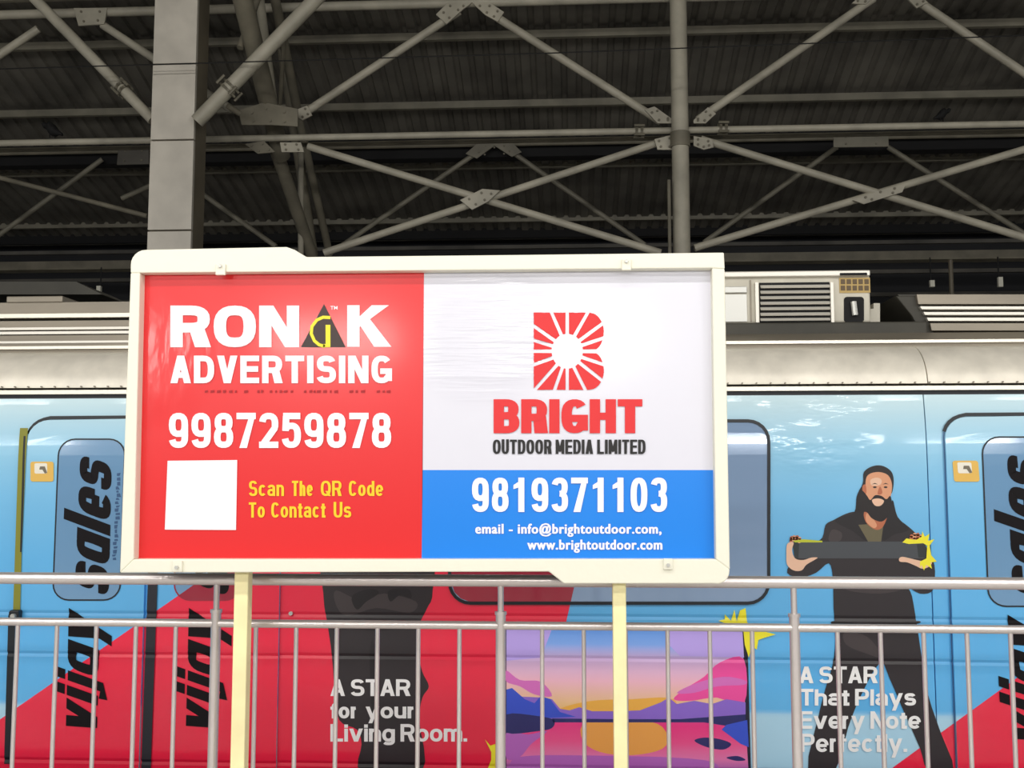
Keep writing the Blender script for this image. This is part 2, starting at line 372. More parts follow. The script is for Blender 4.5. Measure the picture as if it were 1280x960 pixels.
# roof: (Y, height) of the sheeting, measured along the centre line
def zc(py, Y): return P(640, py, Y).z
UP = [(-9, zc(-45, 10.8)+.25), (6, zc(-45, 10.8)+.2), (10.8, zc(-45, 10.8)), (12, zc(34, 12)), (13.2, zc(121, 13.2)), (14.0, zc(172, 14.0))]
LO = [(14.25, zc(196, 14.25)), (14.7, zc(207, 14.7)), (16.3, zc(274, 16.3)), (16.7, zc(288, 16.7))]
ceil = struct(bpy.data.objects.new('ceiling', None)); C.objects.link(ceil)
def corrugated(path, x0, x1):
    mb = MB(); p = .19; xs = []
    x = x0
    while x < x1-1e-6:
        for dx, dz in ((0, 0), (.10, 0), (.12, .035), (.17, .035)):
            if x+dx < x1: xs.append((x+dx, dz))
        x += p
    xs.append((x1, 0)); n = len(xs); vs = []; fs = []
    for (Y, z) in path:
        for (xx, dz) in xs: vs.append((xx, Y, z+dz))
    for a in range(len(path)-1):
        for i in range(n-1): fs.append((a*n+i, a*n+i+1, (a+1)*n+i+1, (a+1)*n+i))
    return mb.add(vs, fs)
for path in (UP[:3], UP[2:], LO):
    x = -16.0
    while x < 16:
        c = obj('roof_sheet', corrugated([(y, z+(.012 if round((x+16)/3.8) % 2 else 0)) for y, z in path], x, min(x+3.84, 16)), M['sheet'], ceil)
        x += 3.8
obj('ventilation_gap', MB().box(-16, 16, 14.02, 14.22, zc(196, 14.02), UP[-1][1]+.05), M['dark'], ceil)
for py, Y in ((-20, 10.9), (44, 12), (130, 13.2), (207, 14.7), (274, 16.3)):
    z = zc(py, Y); mb = MB()
    prof = [(Y-.03, z-.035), (Y+.03, z-.035), (Y+.03, z-.025), (Y-.02, z-.025), (Y-.02, z+.045), (Y+.03, z+.045), (Y+.03, z+.055), (Y-.03, z+.055)]
    obj('purlin', mb.extrude_x([(a, b-.01) for a, b in prof], -16, 16), M['purlin'], ceil)
for Y in (-6, -3, 0, 3, 6, 8.5):
    obj('purlin', MB().box(-16, 16, Y-.03, Y+.03, UP[1][1]-.12, UP[1][1]-.02), M['purlin'], ceil)
obj('eave_fascia', MB().box(-16, 16, 16.7, 16.76, LO[-1][1]-.12, LO[-1][1]+.1), M['dark'], ceil)
wb = struct(obj('wall_back', MB().box(-18, 18, 17.3, 17.5, -1.1, 7), M['navy']))
for py in (296, 308, 344, 372):
    z = zc(py, 17.2); obj('wall_rail', MB().box(-18, 18, 17.22, 17.3, z-.03, z+.03), M['sheet'], wb)

# eave beam far behind the train
eb = thing('eave_beam', 'long dull grey horizontal beam in the dark just above the train roof', 'beam')
z = zc(327, 14.8)
obj('beam', MB().box(-16, 16, 14.7, 14.85, z-.075, z+.065), M['dtruss'], eb)
obj('flange', MB().box(-16, 16, 14.62, 14.7, z-.075, z-.055), M['dtruss'], eb)
for px in (1188,):
    a = P(px, 325, 14.5); b = P(px, 372, 14.5); obj('conduit', MB().tube(a, (a.x, a.y, b.z-.8), .03), M['clads'], eb)
for px, yt, yb in ((125, 358, 370), (1164, 351, 359), (1249, 347, 359)):
    a = P(px, yt, 14.6); b = P(px, yb, 14.6)
    obj('bracket', MB().box(a.x-.03, a.x+.03, 14.55, 14.6, b.z, a.z), M['frame'], eb)
    obj('hanger_rod', MB().tube((a.x, 14.62, a.z), (a.x, 14.62, z-.05), .01), M['cable'], eb)

# ---------------------------------------------------------------- column
YC = 10.0
col = thing('column', 'tall grey clad square column behind the train above left of the billboard', 'column')
a = P(188, 175, YC); b = P(242, 175, YC)
zj = [P(212, y, YC).z for y in (288, 175, 80, -60)]
zz = [-.02, 2.0, 3.0] + zj[:3] + [6.9]
for k in range(len(zz)-1):
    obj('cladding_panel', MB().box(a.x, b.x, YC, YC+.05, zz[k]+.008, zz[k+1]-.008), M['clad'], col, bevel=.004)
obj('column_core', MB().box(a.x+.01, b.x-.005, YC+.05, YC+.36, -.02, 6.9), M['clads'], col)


def px_tube(mb, p, q, Y, r, Y2=None, n=12):
    return mb.tube(P(p[0], p[1], Y), P(q[0], q[1], Y if Y2 is None else Y2), r, n)
def clamp(mb, p, q, t, Y, s):
    c = P(p[0]+(q[0]-p[0])*t, p[1]+(q[1]-p[1])*t, Y); d = (P(*q, Y)-P(*p, Y)).normalized()
    u = Vector((0, 1, 0)).cross(d)
    for e in (-1, 1):
        k = c+d*e*.028
        mb.tube(k-d*.01, k+d*.01, s*1.5, 4)
        mb.tube(k-d*.014, k+d*.014, s*1.2, 10)
    for uu in (-1, 1):
        for yy in (-1, 1):
            h = c+u*uu*s*1.2+Vector((0, yy*s*1.2, 0)); mb.tube(h-d*.055, h+d*.055, .014, 6)
def strut(label, p, q, Y, r, t):
    o = thing('diagonal_strut', label, 'strut')
    obj('tube', px_tube(MB(), p, q, Y, r, n=16), M['truss'], o, smooth=True)
    m2 = MB(); clamp(m2, p, q, t, Y, r); obj('flange_clamp', m2, M['dtruss'], o)
    return o
strut('thick grey tube strut rising left from the column, with a bolted clamp', (0, -46), (191, 150), 10.2, .055, .80)
strut('thickest grey tube strut rising right from the column, with a bolted clamp', (450, -58), (246, 152), 9.95, .072, .80)

# ---------------------------------------------------------------- trusses
def gusset(parent, pts, Y, m='truss', lab=None):
    o = obj('gusset_plate', MB().prism([P(x, y, Y) for x, y in pts], (0, .02, 0)), M[m], parent)
    xs = sum(p[0] for p in pts)/len(pts); ys = sum(p[1] for p in pts)/len(pts)
    for p in pts:
        c = P(xs+(p[0]-xs)*.55, ys+(p[1]-ys)*.55, Y); obj('bolt', MB().tube((c.x, c.y-.012, c.z), (c.x, c.y, c.z), .014, 6), M['dtruss'], o)
    return o
YA = 11.0
tA = thing('roof_truss', 'nearest long roof truss whose bright bottom chord runs above the billboard', 'truss')
z = zc(167, YA); obj('bottom_chord', MB().tube((-15, YA, z), (15, YA, z), .036, 12), M['truss'], tA, smooth=True)
z2 = zc(176, YA+.3); obj('lower_chord', MB().tube((-15, YA+.3, z2), (15, YA+.3, z2), .026, 10), M['dtruss'], tA, smooth=True)  # shade on this lower tube is put into its darker colour
z = zc(2, YA); obj('top_chord', MB().tube((-15, YA, z), (15, YA, z), .05, 12), M['truss'], tA, smooth=True)
for p, q in (((574, 14), (384, 139)), ((612, 16), (826, 152)), ((872, 150), (1092, -2)), ((1148, 2), (1320, 118)), ((128, 31), (290, 137)), ((48, 36), (-110, 142))):
    obj('diagonal', px_tube(MB(), p, q, YA, .044), M['truss'], tA, smooth=True)
for p, q in (((385, 183), (826, 316)), ((405, 316), (836, 174)), ((876, 174), (1330, 312)), ((868, 310), (1330, 172))):
    obj('cross_brace', px_tube(MB(), p, q, YA+.02, .040), M['truss'], tA, smooth=True)
for p, q in (((-20, 217), (184, 270)), ):
    obj('cross_brace', px_tube(MB(), p, q, YA+.6, .028), M['dtruss'], tA, smooth=True)
YG = YA-.06
for pts in (((545, 18), (560, 3), (590, 3), (578, 12), (558, 30)), ((590, 3), (612, 3), (630, 15), (622, 27), (606, 18)),
            ((806, 137), (818, 133), (842, 150), (842, 154), (822, 154)), ((867, 150), (885, 134), (895, 142), (882, 154), (867, 154)),
            ((818, 174), (842, 168), (842, 187), (822, 187)), ((867, 170), (890, 174), (892, 184), (880, 187), (867, 182)),
            ((1065, 4), (1078, -8), (1100, -8), (1082, 5)), ((1130, -6), (1150, -6), (1160, 3), (1146, 10)),
            ((92, 10), (134, 10), (130, 30), (98, 32)), ((575, 250), (603, 236), (625, 238), (610, 252), (590, 262)),
            ((1066, 250), (1100, 238), (1132, 230), (1128, 240), (1080, 255)), ((362, 140), (384, 132), (390, 144), (378, 150))):
    gusset(tA, pts, YG)
for px, py in ((799, 164), (904, 160)):
    m2 = MB(); clamp(m2, (px-10, py), (px+10, py), .5, YA, .04); obj('flange_clamp', m2, M['dtruss'], tA)
bay = P(1330, 170, YA).x-P(852, 170, YA).x            # the same bay repeats along the roof
for o_ in list(tA.children):
    if o_.name.startswith(('diagonal', 'cross_brace', 'gusset')):
        xs_ = [v.co.x for v in o_.data.vertices]; xm_ = sum(xs_)/len(xs_)
        if P(852, 170, YA).x < xm_ < P(1330, 170, YA).x:
            for k in (1, 2, -3):
                c_ = o_.copy(); C.objects.link(c_); c_.parent = tA; c_.location.x = k*bay

tB = thing('roof_truss', 'dim further roof truss seen through the gaps of the nearest one', 'truss')
YB = 13.9
z = zc(180, YB); obj('bottom_chord', MB().tube((-15, YB, z), (15, YB, z), .03, 8), M['dtruss'], tB, smooth=True)
for p, q in (((597, 190), (420, 312)), ((640, 190), (806, 306)), ((1046, 184), (880, 303)), ((1110, 184), (1290, 298)), ((128, 199), (-10, 300)), ((254, 243), (345, 308)), ((188, 232), (152, 248))):
    obj('diagonal', px_tube(MB(), p, q, YB, .034), M['purlin'], tB, smooth=True)
gusset(tB, ((582, 192), (598, 178), (640, 178), (652, 190), (640, 196), (618, 182), (596, 198)), YB-.06, 'purlin')
gusset(tB, ((1042, 168), (1110, 166), (1111, 183), (1042, 184)), YB-.6, 'purlin')
gusset(tB, ((148, 184), (186, 184), (186, 205), (146, 206)), YB-.06, 'sheet')

post = thing('roof_post', 'slim grey vertical roof post rising from behind the right half of the billboard', 'post')
a = P(850, 160, 10.9)
obj('post', MB().tube((a.x, a.y, -.02), (a.x, a.y, zc(-40, 10.9)), .09, 20), M['truss'], post, smooth=True)
obj('joint_collar', MB().tube((a.x, a.y, P(851, 184, 10.9).z), (a.x, a.y, P(851, 166, 10.9).z), .104, 20), M['dtruss'], post, smooth=True)
b = P(836, 225, 10.8); c = P(836, 310, 10.8)
obj('down_pipe', MB().tube((b.x, b.y, -.02), (b.x, b.y, b.z), .018, 8), M['dtruss'], post)

tr = thing('rafter_truss', 'tangled descending truss of tubes just right of the grey column', 'truss')
for k, (p, q, Y1, Y2, r) in enumerate((((296, -30), (352, 196), 9.6, 11.4, .10), ((346, 190), (390, 320), 11.4, 12.6, .075), ((322, -20), (342, 132), 10.4, 11.6, .05),
        ((340, -20), (372, 140), 10.6, 12.0, .055), ((352, 60), (392, 318), 12, 13.4, .06), ((372, 140), (412, 318), 12.2, 13.6, .05),
        ((356, 40), (350, 130), 10.8, 11.6, .025), ((376, 180), (376, 318), 11.8, 12.4, .035), ((284, 132), (300, 142), 10.4, 10.5, .03),
        ((300, 60), (325, -10), 10.2, 10.4, .035))):
    obj('chord_tube' if r > .045 else 'web_tube', px_tube(MB(), p, q, Y1, r, Y2), M['truss' if k in (2, 7) else 'dtruss'], tr, smooth=True)
gusset(tr, ((298, 138), (330, 128), (372, 136), (372, 158), (340, 156), (302, 156)), 10.7, 'dtruss')
gusset(tr, ((306, 180), (330, 176), (344, 190), (322, 192)), 10.9, 'dtruss')
gusset(tr, ((350, 178), (376, 178), (380, 190), (352, 190)), 10.9, 'truss')

cb = thing('cable', 'thin black cable crossing in front of the column and the roof struts', 'cable')
p0 = P(-60, 88, 9.75); p1 = P(700, 66, 9.75); p2 = P(1340, 42, 9.75)
obj('wire', MB().tube(p0, p1, .006, 6).tube(p1, p2, .006, 6), M['cable'], cb)

def bird(label, px, py, Y, s, flip):
    o = thing('pigeon', label, 'bird')
    c = P(px, py, Y); mb = MB(); prof = [(-.14, .012), (-.09, .02), (-.04, .045), (.01, .058), (.05, .05), (.08, .03), (.10, .026), (.125, .028), (.145, .016), (.165, .003)]
    n = 10; vs = []; fs = []
    for x, r in prof:
        for i in range(n):
            t = 2*math.pi*i/n; vs.append((c.x+flip*s*x*.8, c.y+s*r*1.35*math.cos(t), c.z+s*(r*1.35*math.sin(t)+x*.42)))
    for k in range(len(prof)-1):
        for i in range(n): fs.append((k*n+i, k*n+(i+1) % n, (k+1)*n+(i+1) % n, (k+1)*n+i))
    obj('body', mb.add(vs, fs), M['bird'], o, smooth=True)
    for e in (-.02, .02): obj('leg', MB().tube((c.x+e, c.y+e, c.z-.04*s), (c.x+e, c.y+e, c.z-.098*s), .006, 5), M['bird'], o)
bird('small dark pigeon perched on the bright chord at upper right', 1177, 143, YA, .75, 1)
bird('small dark pigeon perched on the chord left of the column', 66, 162, YA, 1.0, -1)

# ================================================================= TRAIN
YT = 5.95
def zt(py): return P(640, py, YT).z
GRO = [zt(822), zt(770), zt(958)]                # shallow beads pressed into the body side
def prof(z):
    y = YT + (0.20*(z-1.70)**2 if z > 1.70 else 0)
    for g in GRO:
        d = abs(z-g)
        if d < .016: y += .006*(1-d/.016)
    return y
def T(px, py, off=0):
    p = P(px, py, YT)
    for _ in range(3): p = P(px, py, prof(p.z)-off)
    return (p.x, p.z)
def conform(bm, off):
    zs = [1.70+.06*k for k in range(0, 9)]
    for g in GRO: zs += [g-.016, g, g+.016]
    for z in zs:
        bmesh.ops.bisect_plane(bm, geom=bm.verts[:]+bm.edges[:]+bm.faces[:], dist=1e-6, plane_co=(0, 0, z), plane_no=(0, 0, 1))
    for v in bm.verts: v.co.y = prof(v.co.z)-off
def sheet(name, polys, off, m, parent, dx=0, faces=None, world=False, thick=0, lay=None):
    """polys given in picture coordinates (or world x,z) laid on the curved train side"""
    bm = bmesh.new()
    if faces is None:
        L = bm.verts.layers.float.new('lay')
        for i, poly in enumerate(polys):
            pts = poly if world else [T(x, y, off) for x, y in poly]
            vv = [bm.verts.new((x+dx, 0, z)) for x, z in pts]
            for v in vv: v[L] = lay[i]*.00006 if lay else 0
            try: bm.faces.new(vv)
            except ValueError: pass
    else:
        vs = [bm.verts.new((T(x, y, off)[0]+dx, 0, T(x, y, off)[1])) for x, y in polys]
        for f in faces:
            try: bm.faces.new([vs[i] for i in f])
            except ValueError: pass
    bm.normal_update()
    bmesh.ops.triangulate(bm, faces=[f for f in bm.faces if len(f.verts) > 4])
    conform(bm, off)
    if lay:
        L = bm.verts.layers.float['lay']
        for v in bm.verts: v.co.y -= v[L]
    for f in bm.faces:
        f.normal_update()
        if f.normal.y > 0: f.normal_flip()
    if thick:
        r = bmesh.ops.extrude_face_region(bm, geom=bm.faces[:])
        for v in [g for g in r['geom'] if isinstance(g, bmesh.types.BMVert)]: v.co.y -= 0
        # front copy stays, the original slides back
        new = set(g for g in r['geom'] if isinstance(g, bmesh.types.BMVert))
        for v in bm.verts:
            if v not in new: v.co.y += thick
        bmesh.ops.recalc_face_normals(bm, faces=bm.faces)
    me = bpy.data.meshes.new(name); bm.to_mesh(me); bm.free()
    return link(name, me, m, parent)

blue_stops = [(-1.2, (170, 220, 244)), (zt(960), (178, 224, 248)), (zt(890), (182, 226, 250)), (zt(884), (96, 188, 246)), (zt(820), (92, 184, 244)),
              (zt(700), (104, 190, 246)), (zt(620), (126, 200, 246)), (zt(560), (152, 212, 244)), (zt(500), (202, 232, 242)), (zt(400), (222, 238, 244))]  # print gradient; near-white top stops also paint in the reflection under the gutter
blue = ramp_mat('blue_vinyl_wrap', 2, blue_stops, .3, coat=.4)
def crinkle(m, cx, cy, r, Y, strength, st, base=.25, dist=.01):
    nt = m.node_tree; b = nt.nodes['Principled BSDF']; tc = nt.nodes.new('ShaderNodeTexCoord')
    mp = nt.nodes.new('ShaderNodeMapping'); mp.inputs['Scale'].default_value = st; nt.links.new(tc.outputs['Object'], mp.inputs[0])
    n = nt.nodes.new('ShaderNodeTexNoise'); n.inputs['Scale'].default_value = 1; n.inputs['Detail'].default_value = 3; nt.links.new(mp.outputs[0], n.inputs['Vector'])
    c = P(cx, cy, Y); d = nt.nodes.new('ShaderNodeVectorMath'); d.operation = 'DISTANCE'; d.inputs[1].default_value = c
    nt.links.new(tc.outputs['Object'], d.inputs[0])
    mr = nt.nodes.new('ShaderNodeMapRange'); mr.interpolation_type = 'SMOOTHSTEP'
    mr.inputs['From Min'].default_value = r*.5; mr.inputs['From Max'].default_value = r; mr.inputs['To Min'].default_value = 1; mr.inputs['To Max'].default_value = 0.02
    nt.links.new(d.outputs['Value'], mr.inputs['Value'])
    ml = nt.nodes.new('ShaderNodeMath'); ml.operation = 'MULTIPLY'; nt.links.new(n.outputs['Fac'], ml.inputs[0]); nt.links.new(mr.outputs[0], ml.inputs[1])
    bp = nt.nodes.new('ShaderNodeBump'); bp.inputs['Strength'].default_value = strength; bp.inputs['Distance'].default_value = dist
    nt.links.new(ml.outputs[0], bp.inputs['Height']); nt.links.new(bp.outputs[0], b.inputs['Normal']); nt.links.new(bp.outputs[0], b.inputs['Coat Normal'])
crinkle(blue, 1020, 530, .40, YT, 1.0, (3, 3, 9))

train = thing('metro_train', 'stationary metro carriage in light blue and crimson advertising wrap behind the railing', 'train')
seams = [-14.0, T(-160, 600)[0], T(354, 600)[0], T(1160, 600)[0], T(1492, 600)[0], 14.0]
ztop = T(640, 489)[1]
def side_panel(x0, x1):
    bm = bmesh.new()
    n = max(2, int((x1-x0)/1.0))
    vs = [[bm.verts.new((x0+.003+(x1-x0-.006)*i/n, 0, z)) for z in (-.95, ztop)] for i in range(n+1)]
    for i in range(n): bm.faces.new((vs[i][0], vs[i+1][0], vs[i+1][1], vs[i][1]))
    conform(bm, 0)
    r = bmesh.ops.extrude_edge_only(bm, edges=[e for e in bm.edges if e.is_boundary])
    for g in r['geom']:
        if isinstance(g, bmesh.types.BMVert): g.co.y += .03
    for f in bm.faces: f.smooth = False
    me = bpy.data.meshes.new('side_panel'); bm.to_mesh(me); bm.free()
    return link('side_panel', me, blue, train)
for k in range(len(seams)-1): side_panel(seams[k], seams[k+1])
obj('body_shell', MB().box(-13.98, 13.98, YT+.06, YT+2.95, -.95, 2.12), M['under'], train)
obj('roof_core', MB().box(-13.98, 13.98, YT+.55, YT+2.6, 2.12, 2.45), M['roofd'], train)
obj('underframe', MB().box(-13.5, 13.5, YT+.25, YT+2.7, -1.08, -.95), M['under'], train)

# cant rail (rounded silver cornice), gutter lip and roof deck: profile swept along the car
zg = P(640, 488, prof(ztop)).z
def sweep(name, prof_, m, x0=-13.9, x1=13.9, smooth=True):
    return obj(name, MB().extrude_x(prof_, x0, x1), M[m], train, smooth=smooth)
y0 = prof(ztop)
sweep('gutter_lip', [(y0-.035, zg-.012), (y0-.035, zg+.012), (y0+.03, zg+.016), (y0+.03, zg-.012)], 'gutter')
sweep('gutter_shadow_gap', [(y0-.006, zg-.035), (y0-.006, zg-.012), (y0+.05, zg-.012), (y0+.05, zg-.035)], 'gasket')
c0 = []
for k in range(9):
    a = math.radians(4+k*9.5); c0.append((y0+.02+.30*(1-math.cos(a)), zg+.012+.33*math.sin(a)*.8))
xj = T(1160, 470)[0]
for x0_, x1_ in ((-13.9, T(-640, 470)[0]), (T(-640, 470)[0], xj), (xj, 13.9)):
    sweep('cant_rail', c0+[(y0+.6, c0[-1][1]), (y0+.6, zg)], 'cant', x0_+.003, x1_-.003)
mb = MB()
x = -8.0
while x < 8:
    mb.tube((x, y0+.004, zg+.036), (x, y0+.02, zg+.036), .004, 6); x += .08
obj('rivets', mb, M['roofm'], train)['kind'] = 'stuff'
# deck between the cant rail and roof units
yd = y0+.30; zd = c0[-1][1]
sweep('roof_deck', [(yd-.03, zd-.04), (yd-.03, zd+.02), (yd+.12, zd+.10), (yd+1.2, zd+.22), (yd+1.2, zd-.1), (yd, zd-.1)], 'roofm')
sweep('deck_rail', [(yd-.05, zd+.018), (yd-.05, zd+.036), (yd, zd+.036), (yd, zd+.018)], 'gutter')

# ------------- roof units
def bx(mb, px0, px1, pyt, pyb, Y, d):
    a = P(px0, pyt, Y); b = P(px1, pyb, Y); m = P((px0+px1)/2, pyt, Y); n = P((px0+px1)/2, pyb, Y)
    return mb.box(a.x, b.x, Y, Y+d, n.z, m.z)
YR = 6.45
# left: long louvred fairing
lf = obj('louvred_fairing', bx(MB(), -420, 330, 379, 428, YR, .9), M['roofd'], train)
for yt, yb, yy, m in ((379, 393, 0, 'roofm'), (393, 398, -.05, 'gutter'), (402, 410, -.03, 'roofm'), (410, 413, -.06, 'louv'), (415, 418.5, -.06, 'louv'), (420, 427, -.05, 'roofm'), (427, 430, -.08, 'louv')):
    obj('slat', bx(MB(), -420, 330, yt, yb, YR+yy-.02, .08), M[m], lf)
obj('roof_cover_strip', bx(MB(), 8, 78, 370, 378, YR-.03, .6), M['roofm'], train, bevel=.006)
a = [P(x, y, 7.3) for x, y in ((-300, 352), (95, 352), (128, 368), (-300, 368))]
obj('roof_hatch', MB().prism(a, (0, .6, 0)), M['roofd'], train)
obj('deck_step', bx(MB(), -500, 330, 431, 437, YR-.16, .3), M['roofm'], train)
# right: air conditioning unit
YU = 6.5
ac = obj('air_conditioner', bx(MB(), 800, 1089, 343, 404, YU, 1.0), M['unit'], train, bevel=.012)
obj('lid', bx(MB(), 800, 1088, 339, 346, YU-.03, 1.05), M['louv'], ac, bevel=.006)
obj('lid_vent', bx(MB(), 1050, 1084, 341, 344, YU-.035, .02), M['dark'], ac)
obj('recess_panel', bx(MB(), 906, 934, 358, 366, YU-.02, .03), M['clip'], ac, bevel=.004)
obj('recess_panel', bx(MB(), 906, 934, 368, 402, YU-.01, .02), M['clip'], ac)
obj('seam', bx(MB(), 937, 940, 350, 402, YU-.006, .02), M['roofm'], ac)
lv = bx(MB(), 944, 949, 353, 403, YU-.03, .03); bx(lv, 1038, 1043, 353, 403, YU-.03, .03)
obj('louvre_frame', lv, M['louv'], ac)
obj('louvre_opening', bx(MB(), 949, 1038, 353, 403, YU-.008, .01), M['dark'], ac)
for k in range(7):
    y = 356.5+k*6.9
    a = P(950, y, YU); b = P(1037, y+3.6, YU)
    mb = MB(); zt0 = P(993, y, YU).z; zb0 = P(993, y+3.6, YU).z
    mb.add([(a.x, YU-.01, zt0), (b.x, YU-.01, zt0), (b.x, YU-.03, zb0), (a.x, YU-.03, zb0), (a.x, YU-.004, zt0-.003), (b.x, YU-.004, zt0-.003), (b.x, YU-.024, zb0-.003), (a.x, YU-.024, zb0-.003)],
           [(0, 1, 2, 3), (4, 5, 6, 7), (0, 1, 5, 4), (3, 2, 6, 7), (0, 3, 7, 4), (1, 2, 6, 5)])
    obj('slat', mb, M['louv'], ac)
mb = MB()
for r_ in range(2):
    for k in range(5):
        bx(mb, 1051+k*7.4, 1056.5+k*7.4, 349+r_*8, 355+r_*8, YU-.008, .003)
obj('sticker', bx(MB(), 1049, 1088, 347, 366, YU-.005, .004), M['tan'], ac); obj('sticker_print', mb, M['tand'], ac)
obj('access_port', MB().prism([P(x, y, YU-.004) for x, y in rrect(1055, 371, 1080, 403, 4)], (0, .003, 0)), M['dark'], ac)
obj('port_pipe', MB().tube(P(1067, 377, YU-.02), P(1069, 394, YU-.02), .018, 8), M['clip'], ac)
mb = MB().prism([P(x, y, YU+.1) for x, y in ((1088, 403), (1088, 386), (1092, 386), (1092, 379), (1100, 379), (1100, 403))], (0, .1, 0))
obj('end_bracket', mb, M['unit'], ac)
obj('unit_base', bx(MB(), 790, 1160, 403, 420, YU-.08, .9), M['roofd'], train, bevel=.01)
obj('base_lip', bx(MB(), 1020, 1140, 424, 429, YU-.14, .1), M['gutter'], train)
obj('base_lip', bx(MB(), 930, 972, 420, 424, YU-.10, .06), M['gutter'], train)
# right: second fairing with sloping nose
YF = 6.5
def fair(mb, top, bot, xt, xb, Y, d, xr=1620):
    return mb.prism([P(x, y, Y) for x, y in ((xt, top), (xr, top), (xr, bot), (xb, bot))], (0, d, 0))
f2 = obj('louvred_fairing', fair(MB(), 368, 426, 1122, 1168, YF, 1.0), M['roofd'], train)
obj('nose_plate', MB().prism([P(x, y, YF-.03) for x, y in ((1120, 370), (1150, 370), (1172, 428), (1158, 428), (1140, 395))], (0, .04, 0)), M['roofd'], f2, bevel=.006)
for k, (t, b_, m) in enumerate(((368, 380, 'roofm'), (383, 386.5, 'louv'), (390, 393.5, 'louv'), (397, 401, 'louv'), (404, 413, 'roofm'), (416, 420, 'louv'), (422, 428, 'roofm'))):
    obj('slat', fair(MB(), t, b_, 1146+k*4.2, 1148+k*4.2, YF-.06, .08), M[m], f2)

# ------------- crimson areas of the wrap
redA = [(-700, 1387), (241, 732), (410, 615), (700, 560), (757, 560), (706, 785), (666, 960), (640, 1300), (-700, 1387)][:-1]
redA = [(-40, 927), (241, 732), (415, 611), (480, 560), (757, 560), (718, 732), (706, 785), (664, 970), (660, 1010), (-180, 1010)]
redB = [(1118, 958), (1252, 861), (1600, 612), (1600, 1010), (1050, 1010)]
sheet('crimson_print', [redA], .003, M['crim'], train)
sheet('crimson_print', [redB], .003, M['crim'], train)

